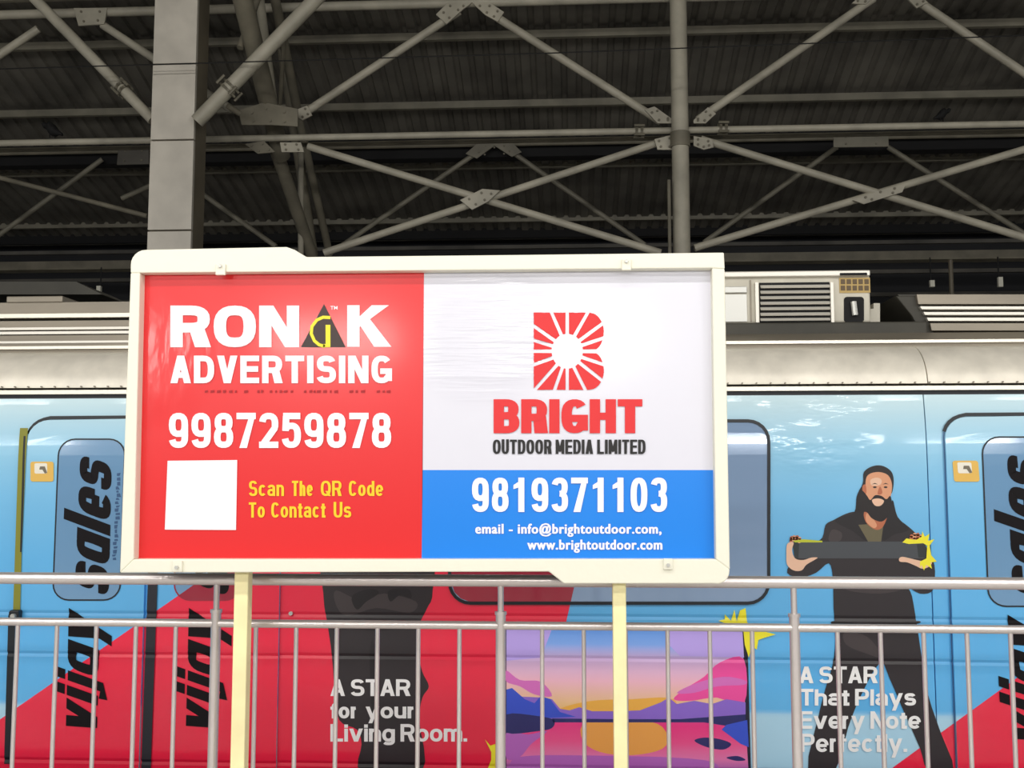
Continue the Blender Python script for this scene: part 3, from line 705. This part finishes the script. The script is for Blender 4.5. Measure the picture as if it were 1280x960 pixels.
# ------------- doors
OFF = .022
def W(x, y): return (T(x, 600, OFF)[0], T(x, y, OFF)[1])       # plumb on the train side: column read at mid height
def Wp(pts): return [W(x, y) for x, y in pts]
def door(x0, x1, dx, redpoly, first):
    """two leaves between picture columns x0 and x1, laid out for the left door and shifted by dx metres"""
    xm = 186.5; r = 26
    red = [T(x, y, OFF) for x, y in redpoly]
    red = [(x-dx, z) for x, z in red]
    for xa, xb, wx0, wx1 in ((x0, xm, 72, 155), (xm, x1, 222, 305)):
        left = xa == x0
        if left:
            poly = [(xa, 1000), (xa, 525+r)] + [(xa+r-r*math.cos(math.radians(a)), 525+r-r*math.sin(math.radians(a))) for a in (15, 30, 45, 60, 75)] + [(xa+r, 525), (xb-2, 523), (xb-2, 1000)]
        else:
            poly = [(xa+2, 1000), (xa+2, 523), (xb-r, 521)] + [(xb-r+r*math.cos(math.radians(a)), 521+r-r*math.sin(math.radians(a))) for a in (75, 60, 45, 30, 15)] + [(xb, 521+r), (xb, 1000)]
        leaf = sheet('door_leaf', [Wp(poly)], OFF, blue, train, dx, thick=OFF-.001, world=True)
        win = Wp(rrect(wx0, 549, wx1, 750, 20))
        sheet('window_seal', stroke(win, .0085, True), OFF+.004, M['gasket'] if left else M['crimw'], leaf, dx, world=True)
        sheet('door_window', [win], OFF+.003, M['bluew'], leaf, dx, world=True)
        ea = W(xa if left else xa+2, 600)[0]; eb = W(xb-2 if left else xb, 600)[0]
        cut = clip(clip(red, 0, ea, False), 0, eb, True)
        if len(cut) > 2: sheet('crimson_print', [cut], OFF+.001, M['crim'], leaf, dx, world=True)
        if first and not left:
            p_, q_ = T(241, 732, OFF), T(415, 611, OFF)
            def inside(p): return (p[1]-p_[1])*(q_[0]-p_[0]) - (p[0]-p_[0])*(q_[1]-p_[1]) < 0
            out = []
            for i in range(len(win)):
                a, b = win[i-1], win[i]
                if inside(a) != inside(b):
                    lo, hi = a, b
                    for _ in range(25):
                        mid = ((lo[0]+hi[0])/2, (lo[1]+hi[1])/2)
                        if inside(mid) == inside(lo): lo = mid
                        else: hi = mid
                    out.append(lo)
                if inside(b): out.append(b)
            if len(out) > 2: sheet('crimson_film', [out], OFF+.0035, M['crimw'], leaf, dx, world=True)
        ex = 0 if left else 150
        # large black words running up the leaf
        pl, ly = pen_text('sales', 0, 170, 0, 44, 14.5, 10.5, 3.5, slant=.36)
        pl = to_quad(pl, (0, 178, 0, 44), ((136+ex, 746), (140+ex, 574), (100+ex, 574), (93+ex, 746)))
        sheet('lettering', pl, OFF+.0045, M['ink'], leaf, dx, lay=ly)
        pl, ly = pen_text('vijay', 0, 155, 0, 40, 13, 11, 3.5, slant=.36)
        pl = to_quad(pl, (0, 165, 0, 40), ((121+ex, 921), (125+ex, 764), (86+ex, 764), (82+ex, 921)))
        sheet('lettering', pl, OFF+.0045, M['ink'], leaf, dx, lay=ly)
        if left:
            rr = random.Random(3); ps = []
            y = 700
            while y > 592:
                h = rr.uniform(2, 4.5); xx = 141+rr.uniform(-1, 1)+(700-y)*.05
                ps.append([(xx, y), (xx, y-h), (xx+rr.uniform(2.5, 5.5), y-h-.6), (xx+rr.uniform(2.5, 5.5), y)]); y -= h+rr.uniform(1, 2.4)
            sheet('small_print', ps, OFF+.0045, M['inkd'], leaf, dx)['kind'] = 'stuff'
            st = sheet('sticker', [rrect(38, 577, 67, 602, 3)], OFF+.0045, M['sticker'], leaf, dx)
            sheet('sticker_print', [rrect(43, 579, 59, 592, 2)], OFF+.0055, M['stickw'], leaf, dx)
            sheet('sticker_mark', [[(50, 583), (56, 583), (59, 591), (56, 592), (53, 587), (49, 587)]], OFF+.0065, M['clads'], leaf, dx)
    ring = [(x0-1, 1000), (x0-1, 549)]+[(x0-1+r-r*math.cos(math.radians(a)), 523+r-r*math.sin(math.radians(a))) for a in (15, 30, 45, 60, 75)]
    ring += [(x0+r, 522), (xm, 521), (x1-r, 519)]+[(x1+1-r+r*math.cos(math.radians(a)), 519+r-r*math.sin(math.radians(a))) for a in (75, 60, 45, 30, 15)]+[(x1+1, 547), (x1+1, 1000)]
    k = 0 if first else 8
    sheet('door_seal', stroke(Wp(ring[2:-2]), .019), .012, M['gasket'], train, dx, world=True)
    if not first:
        sheet('door_seal', stroke(Wp([ring[0], ring[1], ring[2]]), .006), .012, M['inkd'], train, dx, world=True)
    else:
        sheet('door_edge_seal', [[(16, 772), (25, 535), (35, 535), (27, 690), (25, 772)]], OFF+.006, M['olive'], train, dx)
        sheet('door_edge_seal', [[(25, 690), (27.5, 600), (29.5, 545), (32, 545), (30, 610), (27, 690)]], OFF+.007, M['gasket'], train, dx)
        sheet('door_edge_seal', [[(11, 765), (20, 765), (14, 955), (5, 955)]], OFF+.007, M['gasket'], train, dx)
        c = T(19, 768, .05); obj('door_latch', MB().box(c[0]-.028, c[0]+.03, YT-.065, YT-.02, c[1]-.03, c[1]+.025), M['gasket'], train, bevel=.008)
        obj('latch_pin', MB().tube((c[0]+.004, YT-.085, c[1]-.006), (c[0]+.004, YT-.06, c[1]-.006), .014, 10), M['clip'], train)
    # rubber nosing where the leaves meet
    sheet('centre_seal', [[(184, 1000), (187, 523), (192, 523), (197, 720), (190, 1000)]] if 0 else [[(175, 1000), (185, 720), (186, 523), (191, 523), (197, 722), (187, 1000)]], OFF+.009, M['doorcrack'], train, dx)
door(31, 352, 0, redA, True)
DX = T(1181, 620)[0]-T(31, 620)[0]
# shift so the second door's left edge falls where the photograph has it
door(31, 352, DX, redB, False)

# ------------- big saloon window between the doors
wn = rrect(562, 526, 961, 754, 26)
gl = sheet('saloon_window', [wn], .010, M['glass'], train, thick=.009)
sheet('window_gasket', stroke(wn, 4.0, True), .014, M['gasket'], gl)
sheet('crimson_film', [[(564, 752-26), (564, 600), (749, 600), (718, 732), (713.5, 752.5), (588, 752.5), (576, 748), (568, 740)]], .0115, M['crimw'], gl)

# ------------- printed figures, words and screen of the advert
L0 = .0045
def pr(name, pts, k, m, parent, smooth=True, kk=4):
    return sheet(name, [catmull(pts, kk) if smooth else pts], L0+k*.00035, M[m], parent)
# the man on the blue field
jk = pr('printed_man', [(1072, 640), (1058, 642), (1042, 650), (1032, 656), (1028, 672), (1016, 680), (992, 700), (984, 716), (1000, 722), (1020, 716), (1036, 704), (1041, 722), (1042, 760), (1044, 800),
     (1041, 830), (1032, 860), (1022, 900), (1010, 962), (1044, 962), (1060, 910), (1076, 870), (1100, 828), (1112, 848), (1130, 890), (1150, 935), (1160, 962), (1192, 962), (1176, 916), (1160, 868), (1152, 820), (1146, 780), (1140, 745), (1136, 735),
     (1150, 742), (1164, 740), (1168, 728), (1168, 706), (1158, 684), (1146, 668), (1130, 654), (1114, 646), (1096, 648)], 0, 'jacket', train, True, 3)
G = jk
pr('collar', [(1078, 608), (1071, 620), (1068, 640), (1052, 646), (1044, 652), (1066, 664), (1084, 676), (1086, 655), (1082, 640), (1080, 625)], 1, 'jd', G)
pr('collar', [(1116, 625), (1112, 640), (1104, 660), (1104, 676), (1118, 668), (1136, 662), (1122, 646)], 1, 'jd', G)
pr('shirt', [(1073, 656), (1088, 655), (1104, 658), (1101, 680), (1088, 682)], 2, 'tee', G, False)
pr('neck', [(1082, 638), (1108, 640), (1104, 658), (1094, 662), (1082, 652)], 3, 'skind', G)
pr('neck_light', [(1083, 642), (1088, 644), (1096, 656), (1092, 660), (1083, 652)], 3.5, 'skin', G)
pr('hair', [(1079, 602), (1080, 590), (1090, 583), (1102, 582), (1113, 588), (1117, 598), (1116, 612), (1112, 618), (1098, 612), (1082, 622), (1076, 624), (1076, 612)], 4, 'hair', G)
pr('face', [(1082, 602), (1086, 593), (1098, 590), (1110, 594), (1115, 606), (1113, 622), (1108, 636), (1098, 642), (1088, 636), (1083, 622)], 5, 'skin', G)
pr('forehead_light', [(1088, 600), (1096, 597), (1102, 600), (1100, 606), (1090, 607)], 5.5, 'skinl', G)
pr('ear', [(1078, 608), (1082, 606), (1083, 616), (1079, 618)], 5.2, 'skind', G)
pr('beard', [(1079, 614), (1084, 620), (1088, 625), (1094, 619), (1102, 620), (1108, 624), (1113, 620), (1115, 632), (1111, 644), (1102, 652), (1090, 648), (1083, 640), (1074, 640), (1072, 626), (1076, 614)], 6, 'hair', G)
pr('smile', [(1090, 625), (1098, 623), (1105, 626), (1101, 632), (1094, 632)], 7, 'skinl', G)
for ex in (1093.5, 1107): pr('eye', ell(ex, 609, 2.4, 1.2, 10), 6, 'hair', G, False); pr('eyebrow', [(ex-4, 605.5), (ex, 603.6), (ex+4, 605.5), (ex, 604.9)], 6, 'hair', G, False)
pr('nose', [(1100, 608), (1103, 615), (1101, 618), (1097, 617)], 6, 'skind', G)
pr('jacket_fold', [(1048, 726), (1080, 730), (1110, 728), (1128, 736), (1100, 742), (1060, 738)], 1, 'jl', G)
pr('jacket_fold', [(1056, 790), (1084, 796), (1104, 822), (1086, 818), (1058, 806)], 1, 'jl', G)
pr('jacket_fold', [(1040, 662), (1052, 666), (1050, 676), (1036, 676)], 1, 'jl', G)
pr('jacket_hem', [(1044, 776), (1090, 782), (1144, 776), (1145, 780), (1090, 787), (1044, 782)], 1, 'jd', G)
for x0, x1, m in ((989, 1160, 'bar'),): 
    sb = pr('speaker_bar', [(991, 677), (1156, 677), (1156, 698), (993, 698)], 8, 'bar', G, False)
pr('speaker_end', [(990, 677), (999, 678), (998, 698), (994, 698)], 9, 'bard', G, False)
pr('speaker_end', [(1146, 680), (1157, 680), (1157, 697), (1148, 697)], 9, 'bard', G, False)
def finger(name, path, wpx, k, m):
    return sheet(name, stroke(path, wpx)+[ell(path[0][0], path[0][1], wpx/2, wpx/2, 10), ell(path[-1][0], path[-1][1], wpx/2, wpx/2, 10)], L0+k*.00035, M[m], G)
pr('left_hand', [(984, 680), (983, 694), (984, 706), (992, 713), (1002, 713), (1008, 706), (1018, 700), (1022, 697), (1014, 697), (1004, 700), (994, 698), (990, 688), (992, 678)], 9.5, 'skinl', G)
for i, (x, y) in enumerate(((989, 672), (992, 671), (996, 671), (999, 673))): finger('finger', [(x, y+4), (x+.6, y)], 4.2, 9+i*.2, 'skin' if i % 2 else 'skind')
pr('right_hand', [(1124, 698), (1128, 696), (1138, 698), (1146, 700), (1158, 702), (1164, 698), (1164, 706), (1154, 711), (1144, 707), (1134, 703), (1125, 702)], 9.5, 'skinl', G)
for i, (x, y) in enumerate(((1139, 670), (1143, 668), (1147, 668), (1151, 670))): finger('finger', [(x, y+6), (x+.4, y)], 4.4, 9+i*.2, 'skin' if i % 2 else 'skind')
def splash(cx, cy, r0, r1, n, seed, parent, k, m='splash', a0=0, a1=360):
    rr = random.Random(seed); pts = []
    for i in range(n):
        a = math.radians(a0+(a1-a0)*i/n); r = (r1*rr.uniform(.6, 1) if i % 2 else r0*rr.uniform(.7, 1.1)); pts.append((cx+r*math.cos(a), cy+r*math.sin(a)))
    return sheet('paint_splash', [pts], L0+k*.00035, M[m], parent)
sheet('paint_splash', [[(1133, 673), (1145, 675), (1152, 671), (1153, 664), (1156, 671), (1162, 667), (1160, 676), (1168, 674), (1162, 682), (1164, 694), (1171, 702), (1163, 703), (1165, 711), (1158, 706), (1155, 713), (1152, 706), (1150, 710), (1150, 702), (1158, 698), (1159, 682), (1154, 679), (1136, 680), (1128, 678)]], L0+10.5*.00035, M['splash'], G)
sheet('paint_splash', [[(991, 676), (1004, 674), (1028, 676), (1028, 678), (994, 678)]], L0+10*.00035, M['splashd'], G)
# the man on the crimson field (only his coat and trousers show)
g2 = pr('printed_man', [(404, 640), (536, 640), (541, 736), (534, 760), (524, 782), (523, 815), (528, 840), (536, 858), (528, 872), (524, 900), (527, 965), (452, 965), (452, 930), (446, 912), (424, 900), (418, 860), (415, 820), (410, 784), (404, 740)], 0, 'jacket', train)
pr('jacket_fold', [(420, 738), (450, 750), (480, 742), (520, 752), (512, 766), (470, 760), (434, 770), (420, 756)], 1, 'jl', g2)
pr('jacket_fold', [(440, 745), (462, 736), (474, 741), (458, 752), (446, 762)], 1.5, 'jd', g2)
pr('jacket_fold', [(486, 738), (510, 736), (514, 748), (500, 744), (488, 752)], 1.5, 'jd', g2)
pr('jacket_fold', [(414, 776), (470, 784), (522, 778), (522, 781), (470, 789), (414, 780)], 1.5, 'jd', g2)
pr('trouser_fold', [(466, 800), (472, 840), (470, 900), (474, 960), (468, 960), (464, 880), (462, 820)], 1, 'jd', g2)

# the printed television picture of a sunset lake
YS = YT
sky_stops = [(zt(905), (255, 150, 150)), (zt(893), (255, 205, 110)), (zt(878), (255, 208, 150)), (zt(850), (255, 195, 215)), (zt(822), (222, 190, 240)), (zt(804), (130, 176, 250)), (zt(780), (96, 160, 248))]
M['sky'] = ramp_mat('sunset_sky_print', 2, sky_stops, .28, coat=.4)
water_stops = [(zt(962), (176, 104, 200)), (zt(945), (246, 130, 190)), (zt(925), (255, 80, 150)), (zt(905), (255, 44, 140)), (zt(898), (250, 60, 150))]
M['water'] = ramp_mat('sunset_water_print', 2, water_stops, .28, coat=.4)
scr = sheet('printed_screen', [[(632, 784), (934, 786), (940, 1010), (632, 1010)]], L0+.001, M['tvblack'], train)
S = scr
def ps(name, pts, k, m, smooth=False): return sheet(name, [catmull(pts, 4) if smooth else pts], L0+.001+k*.0006, M[m], S)
ps('picture_sky', [(633, 785), (928, 787), (932, 905), (633, 905)], 1, 'sky')
ps('picture_lilac', [(633, 785), (690, 786), (684, 802), (676, 822), (633, 826)], 1.5, 'lilac')
ps('picture_lilac', [(836, 786), (928, 787), (930, 822), (850, 820), (832, 802)], 1.5, 'lilac')
ps('picture_glow', [(700, 886), (740, 876), (790, 874), (832, 872), (846, 880), (832, 900), (700, 900)], 2, 'glow', True)
ps('picture_cloud', [(633, 838), (650, 850), (676, 852), (690, 870), (668, 868), (650, 858), (633, 852)], 2.5, 'cloudv', True)
ps('picture_cloud', [(930, 824), (900, 828), (880, 846), (858, 860), (842, 874), (864, 876), (896, 872), (930, 880)], 2.2, 'cloud', True)
ps('picture_cloud', [(846, 866), (870, 854), (904, 846), (930, 850), (930, 856), (896, 858), (868, 866)], 2.8, 'cloudv', True)
ps('picture_mountain', [(633, 870), (680, 872), (690, 874), (700, 886), (712, 888), (724, 884), (740, 889), (772, 889), (800, 888), (826, 878), (836, 872), (846, 880), (868, 876), (890, 880), (908, 874), (932, 878), (932, 904), (633, 904)], 3, 'mountv')
ps('picture_mountain', [(633, 862), (640, 860), (656, 874), (668, 879), (676, 870), (688, 874), (700, 890), (720, 896), (633, 900)], 4, 'mount')
ps('picture_water', [(633, 900), (932, 900), (938, 1008), (633, 1008)], 3.5, 'water')
ps('picture_reflection', [(735, 902), (812, 902), (834, 918), (828, 936), (790, 944), (750, 940), (728, 925)], 4.5, 'reflo', True)
ps('picture_reflection', [(650, 946), (700, 944), (860, 948), (900, 962), (880, 1006), (640, 1006), (640, 950)], 4.6, 'reflp', True)
ps('picture_shore', [(633, 893), (672, 895), (692, 900), (690, 910), (672, 914), (633, 916)], 5, 'mountn', True)
ps('picture_shore', [(690, 898), (770, 899), (850, 899), (932, 893), (932, 908), (912, 908), (880, 903), (770, 903), (692, 903)], 5, 'mountn')
ps('picture_shore', [(908, 906), (934, 900), (936, 934), (926, 930), (902, 912)], 5.2, 'mount')
ps('picture_rock', [(868, 926), (880, 922), (900, 924), (914, 930), (904, 937), (884, 934)], 5, 'mountn', True)
ps('picture_rock', [(908, 947), (922, 945), (932, 950), (920, 951)], 5, 'mountn', True)
ps('picture_shore', [(633, 916), (660, 918), (684, 914), (664, 930), (650, 946), (633, 948)], 4.8, 'reflp', True)

sheet('paint_splash', [[(906, 768), (914, 776), (918, 762), (921, 777), (925, 763), (932, 760), (934, 778), (944, 786), (958, 790), (970, 793), (956, 797), (948, 800), (946, 812), (940, 808), (936, 822), (931, 806), (929, 786), (914, 782), (898, 776), (906, 774)]], L0+.008, M['splash'], train)
sheet('paint_splash', [[(606, 924), (613, 932), (619, 930), (622, 945), (620, 965), (608, 965), (614, 950), (614, 940)]], L0+.008, M['splash'], train)
def words(name, text, quad, k, m, parent, **kw):
    vs, fs = text_px(text, quad, **kw); return sheet(name, vs, L0+k*.00035, M[m], parent, faces=fs)
for t, x0, x1, yt, yb in (('A STAR', 413, 513, 849, 870), ('for', 413, 447, 878, 898), ('your', 457, 519, 878, 898), ('Living Room.', 413, 584, 905, 927)):
    p_, l_ = pen_text(t, x0, x1, yt, yb, 4.6, 3.9, 1.5, xh=.74, space=.3)
    sheet('slogan', p_, L0+3*.00035, M['white2'], train, lay=l_)
for t, x0, x1, yt, yb in (('A STAR', 999, 1097, 833, 854), ('That Plays', 1000, 1145, 861, 882), ('Every Note', 999, 1151, 889, 911), ('Perfectly.', 1001, 1134, 917, 940)):
    p_, l_ = pen_text(t, x0, x1, yt, yb, 4.6, 3.9, 1.5, xh=.74, space=.3)
    sheet('slogan', p_, L0+11*.00035, M['white2'], train, lay=l_)
# reflective emblem patches of film near the saloon window
c = T(363, 767, .02)
obj('screw_head', MB().tube((c[0], YT-.014, c[1]), (c[0], YT, c[1]), .012, 8), M['clip'], train)

# ================================================================= RAILING
YRl = 4.0
rail = thing('railing', 'stainless steel tube railing running across in front of the train', 'railing')
za = P(640, 726, YRl).z; zb_ = P(640, 782, YRl).z
obj('top_rail', MB().tube((-9, YRl, za), (9, YRl, za), .0225, 20), M['steel'], rail, smooth=True)
xg = P(313, 780, YRl).x
obj('middle_rail', MB().tube((-9, YRl, zb_), (9, YRl, zb_), .0155, 16), M['steel'], rail, smooth=True)
obj('bottom_rail', MB().tube((-9, YRl, .12), (9, YRl, .12), .0155, 16), M['steel'], rail, smooth=True)
xA = P(270, 780, YRl).x; xB = P(993, 780, YRl).x; st = (xB-xA)/14
for i in range(-20, 36):
    x = xA+i*st
    if abs(x) > 8.8: continue
    if i % 7 == 0:
        pp = obj('post', MB().tube((x, YRl, 0), (x, YRl, zb_+.045), .019, 16), M['steel'], rail, smooth=True)
        obj('post_neck', MB().tube((x, YRl, zb_+.045), (x, YRl, za), .0115, 12), M['steel'], pp, smooth=True)
        obj('post_collar', MB().tube((x, YRl, zb_+.040), (x, YRl, zb_+.052), .0225, 14), M['steel'], pp, smooth=True)
        obj('base_flange', MB().tube((x, YRl, 0), (x, YRl, .012), .05, 16), M['steel'], pp)
    else:
        obj('baluster', MB().tube((x, YRl, .12), (x, YRl, zb_), .0085, 10), M['steel'], rail, smooth=True)

# ================================================================= BILLBOARD
YBd = 3.80
bb = thing('billboard', 'cream framed advertising board on two pale yellow posts with red, white and blue panels', 'billboard')
def B(px, py, off=0): return P(px, py, YBd-off)
def flat(name, polys, off, m, parent, faces=None, lay=None):
    bm = bmesh.new()
    if faces is None:
        for i, poly in enumerate(polys):
            try: bm.faces.new([bm.verts.new(B(x, y, off+(lay[i]*.00006 if lay else 0))) for x, y in poly])
            except ValueError: pass
    else:
        vs = [bm.verts.new(B(x, y, off+4*i//len(polys)*.00006)) for i, (x, y) in enumerate(polys)]
        for f in faces:
            try: bm.faces.new([vs[i] for i in f])
            except ValueError: pass
    bm.normal_update()
    bmesh.ops.triangulate(bm, faces=[f for f in bm.faces if len(f.verts) > 4])
    for f in bm.faces:
        f.normal_update()
        if f.normal.y > 0: f.normal_flip()
    me = bpy.data.meshes.new(name); bm.to_mesh(me); bm.free()
    return link(name, me, M[m] if isinstance(m, str) else m, parent)
def fr(name, pts, d0=.045, d=.11): return obj(name, MB().prism([B(x, y, d0) for x, y in pts], (0, d, 0)), M['frame'], bb, bevel=.004)
def arc(cx, cy, r, a0, a1, n=6): return [(cx+r*math.cos(math.radians(a0+(a1-a0)*i/n)), cy+r*math.sin(math.radians(a0+(a1-a0)*i/n))) for i in range(n+1)]
fr('top_frame', [(175, 341), (163, 341)] + arc(182, 331, 19, 180, 270) + [(358, 308.5), (368, 312), (383, 321), (640, 318.5), (905, 315.5), (906, 336), (890, 335)])
fr('left_frame', [(175, 341), (163, 341), (149.5, 716), (167, 699)])
fr('right_frame', [(890, 335), (906, 336), (912.5, 712), (895, 699)])
fr('bottom_frame', [(167, 699), (149.5, 716), (686, 714.5), (705, 729.5), (893, 729.5)] + arc(896, 714, 16, 85, 0) + [(912.5, 712), (895, 699)])
obj('backing', MB().prism([B(x, y, -.012) for x, y in ((165, 335), (898, 330), (903, 706), (158, 706))], (0, .04, 0)), M['back'], bb)
def banner_mat(name, rgb, rough=.32):
    m = mat(name, rgb, rough, coat=.55); m.node_tree.nodes['Principled BSDF'].inputs['Coat Roughness'].default_value = .12; return m
mr_ = banner_mat('red_flex_banner', (226, 34, 38)); mr_.node_tree.nodes['Principled BSDF'].inputs['Coat Weight'].default_value = .3; crinkle(mr_, 190, 440, .30, YBd, .35, (16, 5, 4), dist=.01)
mw_ = banner_mat('white_flex_banner', (222, 222, 234)); crinkle(mw_, 600, 415, .30, YBd, .6, (1.6, 8, 24), dist=.012)
mu_ = banner_mat('blue_flex_banner', (12, 132, 236))
rp = flat('red_panel', [[(174, 340), (530, 338), (527, 698), (166.5, 700)]], 0, mr_, bb)
wp = flat('white_panel', [[(530, 338), (891, 334), (893.5, 587.5), (528.5, 587.5)]], 0, mw_, bb)
bp_ = flat('blue_panel', [[(528.5, 587.5), (893.5, 587.5), (896, 700), (527, 698)]], 0, mu_, bb)
def pw(name, text, x0, x1, yt, yb, sx, sy, gap, m, parent, **kw):
    p, l = pen_text(text, x0, x1, yt, yb, sx, sy, gap, **kw); return flat(name, p, .003, m, parent, lay=l)
def bw(name, text, x0, x1, yt, yb, m, parent, sl=0, **kw):
    vs, fs = text_px(text, qd(x0, x1, yt, yb, sl), **kw); return flat(name, vs, .003, m, parent, faces=fs)
pw('lettering', 'RON', 213, 374, 382, 434, 15.5, 12, 4, 'white', rp)
pw('lettering', 'K', 434, 487, 381.5, 433.5, 15.5, 12, 4, 'white', rp)
pw('lettering', 'ADVERTISING', 213, 490, 444.5, 479, 8, 7, 3.6, 'white', rp)
pw('phone_number', '9987259878', 211, 489, 516, 560, 8.3, 8, 4, 'white', rp)
flat('triangle_logo', [[(405, 380), (432, 434), (376, 434)]], .003, 'gblack', rp)
gp = [(412, 396)]+[(406+14*math.cos(math.radians(a)), 415.5+19*math.sin(math.radians(a))) for a in range(-85, -275, -15)]+[(410, 433)]
gp = [(413, 397), (404, 396.5), (396, 400), (390, 408), (389, 417), (393, 426), (399, 431), (406, 433)]
flat('logo_curl', stroke(catmull_open(gp) if 0 else gp, 4)+[[(407, 406), (413, 406), (413, 434), (404, 434), (404, 430), (407, 430)]], .004, 'gyel', rp)
bw('trade_mark', 'TM', 413, 422, 382.5, 387, 'white', rp, bold=.01)
rr = random.Random(5); ps_ = []; x = 256
while x < 488:
    w_ = rr.uniform(2, 5)
    if rr.random() < .75: ps_.append([(x, 487.6+rr.random()), (x+w_, 487.6), (x+w_, 491-rr.random()), (x, 491)])
    x += w_+rr.uniform(1.5, 4)
flat('small_print', ps_, .003, 'darkred', rp)['kind'] = 'stuff'
flat('blank_code_patch', [[(209.5, 576), (296.5, 575), (295, 662.5), (206, 662)]], .003, 'white', rp)
for wd, xa_, xb_ in (('Scan', 311, 355), ('The', 365, 391), ('QR', 401, 427), ('Code', 436, 479)): pw('lettering', wd, xa_, xb_, 601, 620, 3.3, 2.8, 1.6, 'yellow', rp, xh=.74)
for wd, xa_, xb_ in (('To', 311, 331), ('Contact', 339, 407), ('Us', 417, 439)): pw('lettering', wd, xa_, xb_, 628, 647, 3.3, 2.8, 1.6, 'yellow', rp, xh=.74)
pw('lettering', 'BRIGHT', 617, 803, 499, 541.5, 13, 9, 2.2, 'redp', wp)
pw('lettering', 'OUTDOOR MEDIA LIMITED', 616, 807, 549.5, 567.5, 3.5, 2.8, 1.2, 'black', wp)
pw('phone_number', '9819371103', 590, 834, 597, 640, 7.6, 7.2, 3.8, 'white', bp_)
bw('lettering', 'email - info@brightoutdoor.com,', 594, 827, 654, 671, 'white', bp_, bold=.012, smear=.03, space=1.12)
bw('lettering', 'www.brightoutdoor.com', 659, 828, 674.5, 691, 'white', bp_, bold=.012, smear=.03, space=1.12)
# radiating letter B emblem, cut into rays around a round opening
def inB(x, y):
    if x < 667 or y < 390.5 or y > 487.5: return False
    if x > 755: return False
    if y < 439:   # upper lobe
        if x > 738: return ((x-738)/17)**2+((y-415)/24)**2 < 1 if y > 415-24 else False
        return True
    if x > 738: return ((x-738)/17)**2+((y-463)/24)**2 < 1
    return True
rays = []
cx, cy = 709, 439; hole = 19.5
edges = [-90, -62, -38, -20, 0, 20, 40, 65, 90, 108, 130, 158, 180, 198, 217, 248, 270]
n = len(edges)-1
for i in range(n):
    a0, a1 = edges[i], edges[i+1]
    inner = []; outer = []
    for k in range(0, 9):
        t = k/8
        gi = 2.2/hole; a = math.radians(a0)*(1-t)+math.radians(a1)*t
        # outward march to the outline
        r = hole
        while inB(cx+(r+.5)*math.cos(a), cy+(r+.5)*math.sin(a)*1.0) and r < 75: r += .5
        outer.append((a, r))
    # parallel sided gaps: shrink angles depending on the radius
    g = 2.1
    pin, pout = [], []
    for a, r in outer:
        def shrink(rad):
            lo = math.radians(a0)+g/rad; hi = math.radians(a1)-g/rad; t = (a-math.radians(a0))/(math.radians(a1)-math.radians(a0)); return lo+(hi-lo)*t
        ai = shrink(hole); ao = shrink(r)
        rr_ = hole
        while inB(cx+(rr_+.5)*math.cos(ao), cy+(rr_+.5)*math.sin(ao)) and rr_ < 75: rr_ += .5
        pin.append((cx+hole*math.cos(ai), cy+hole*1.12*math.sin(ai))); pout.append((cx+rr_*math.cos(ao), cy+rr_*math.sin(ao)))
    for k in range(8): rays.append([pin[k], pout[k], pout[k+1], pin[k+1]])
em = flat('emblem', rays[:8], .003, 'redp', wp)
for k in range(1, n): flat('emblem', rays[8*k:8*k+8], .003, 'redp', wp)
# clips, bolts and posts
for x, y, up in ((276, 336, 1), (783, 330, 1), (222, 707, 0), (835, 704, 0)):
    a = B(x-6, y-6, .05); b = B(x+6, y+8, .05)
    cl = obj('clip', MB().box(a.x, b.x, YBd-.056, YBd-.044, b.z, a.z), M['frame'], bb, bevel=.003)
    c = B(x, y-3 if up else y+2, .05); obj('bolt', MB().tube((c.x, YBd-.064, c.z), (c.x, YBd-.05, c.z), .007, 6), M['clip'], cl)
for x0, x1, xr0, xr1 in ((292, 309.5, 287, 308.5), (766, 782.8, 769, 786)):
    a = B(x0, 760, -.02); b = B(x1, 760, -.02)
    pz = obj('post', MB().box(a.x, b.x, YBd+.02, YBd+.075, .012, B(x0, 340).z), M['post'], bb, bevel=.004)
    obj('base_plate', MB().box(a.x-.05, b.x+.05, YBd-.03, YBd+.125, 0, .012), M['post'], pz)
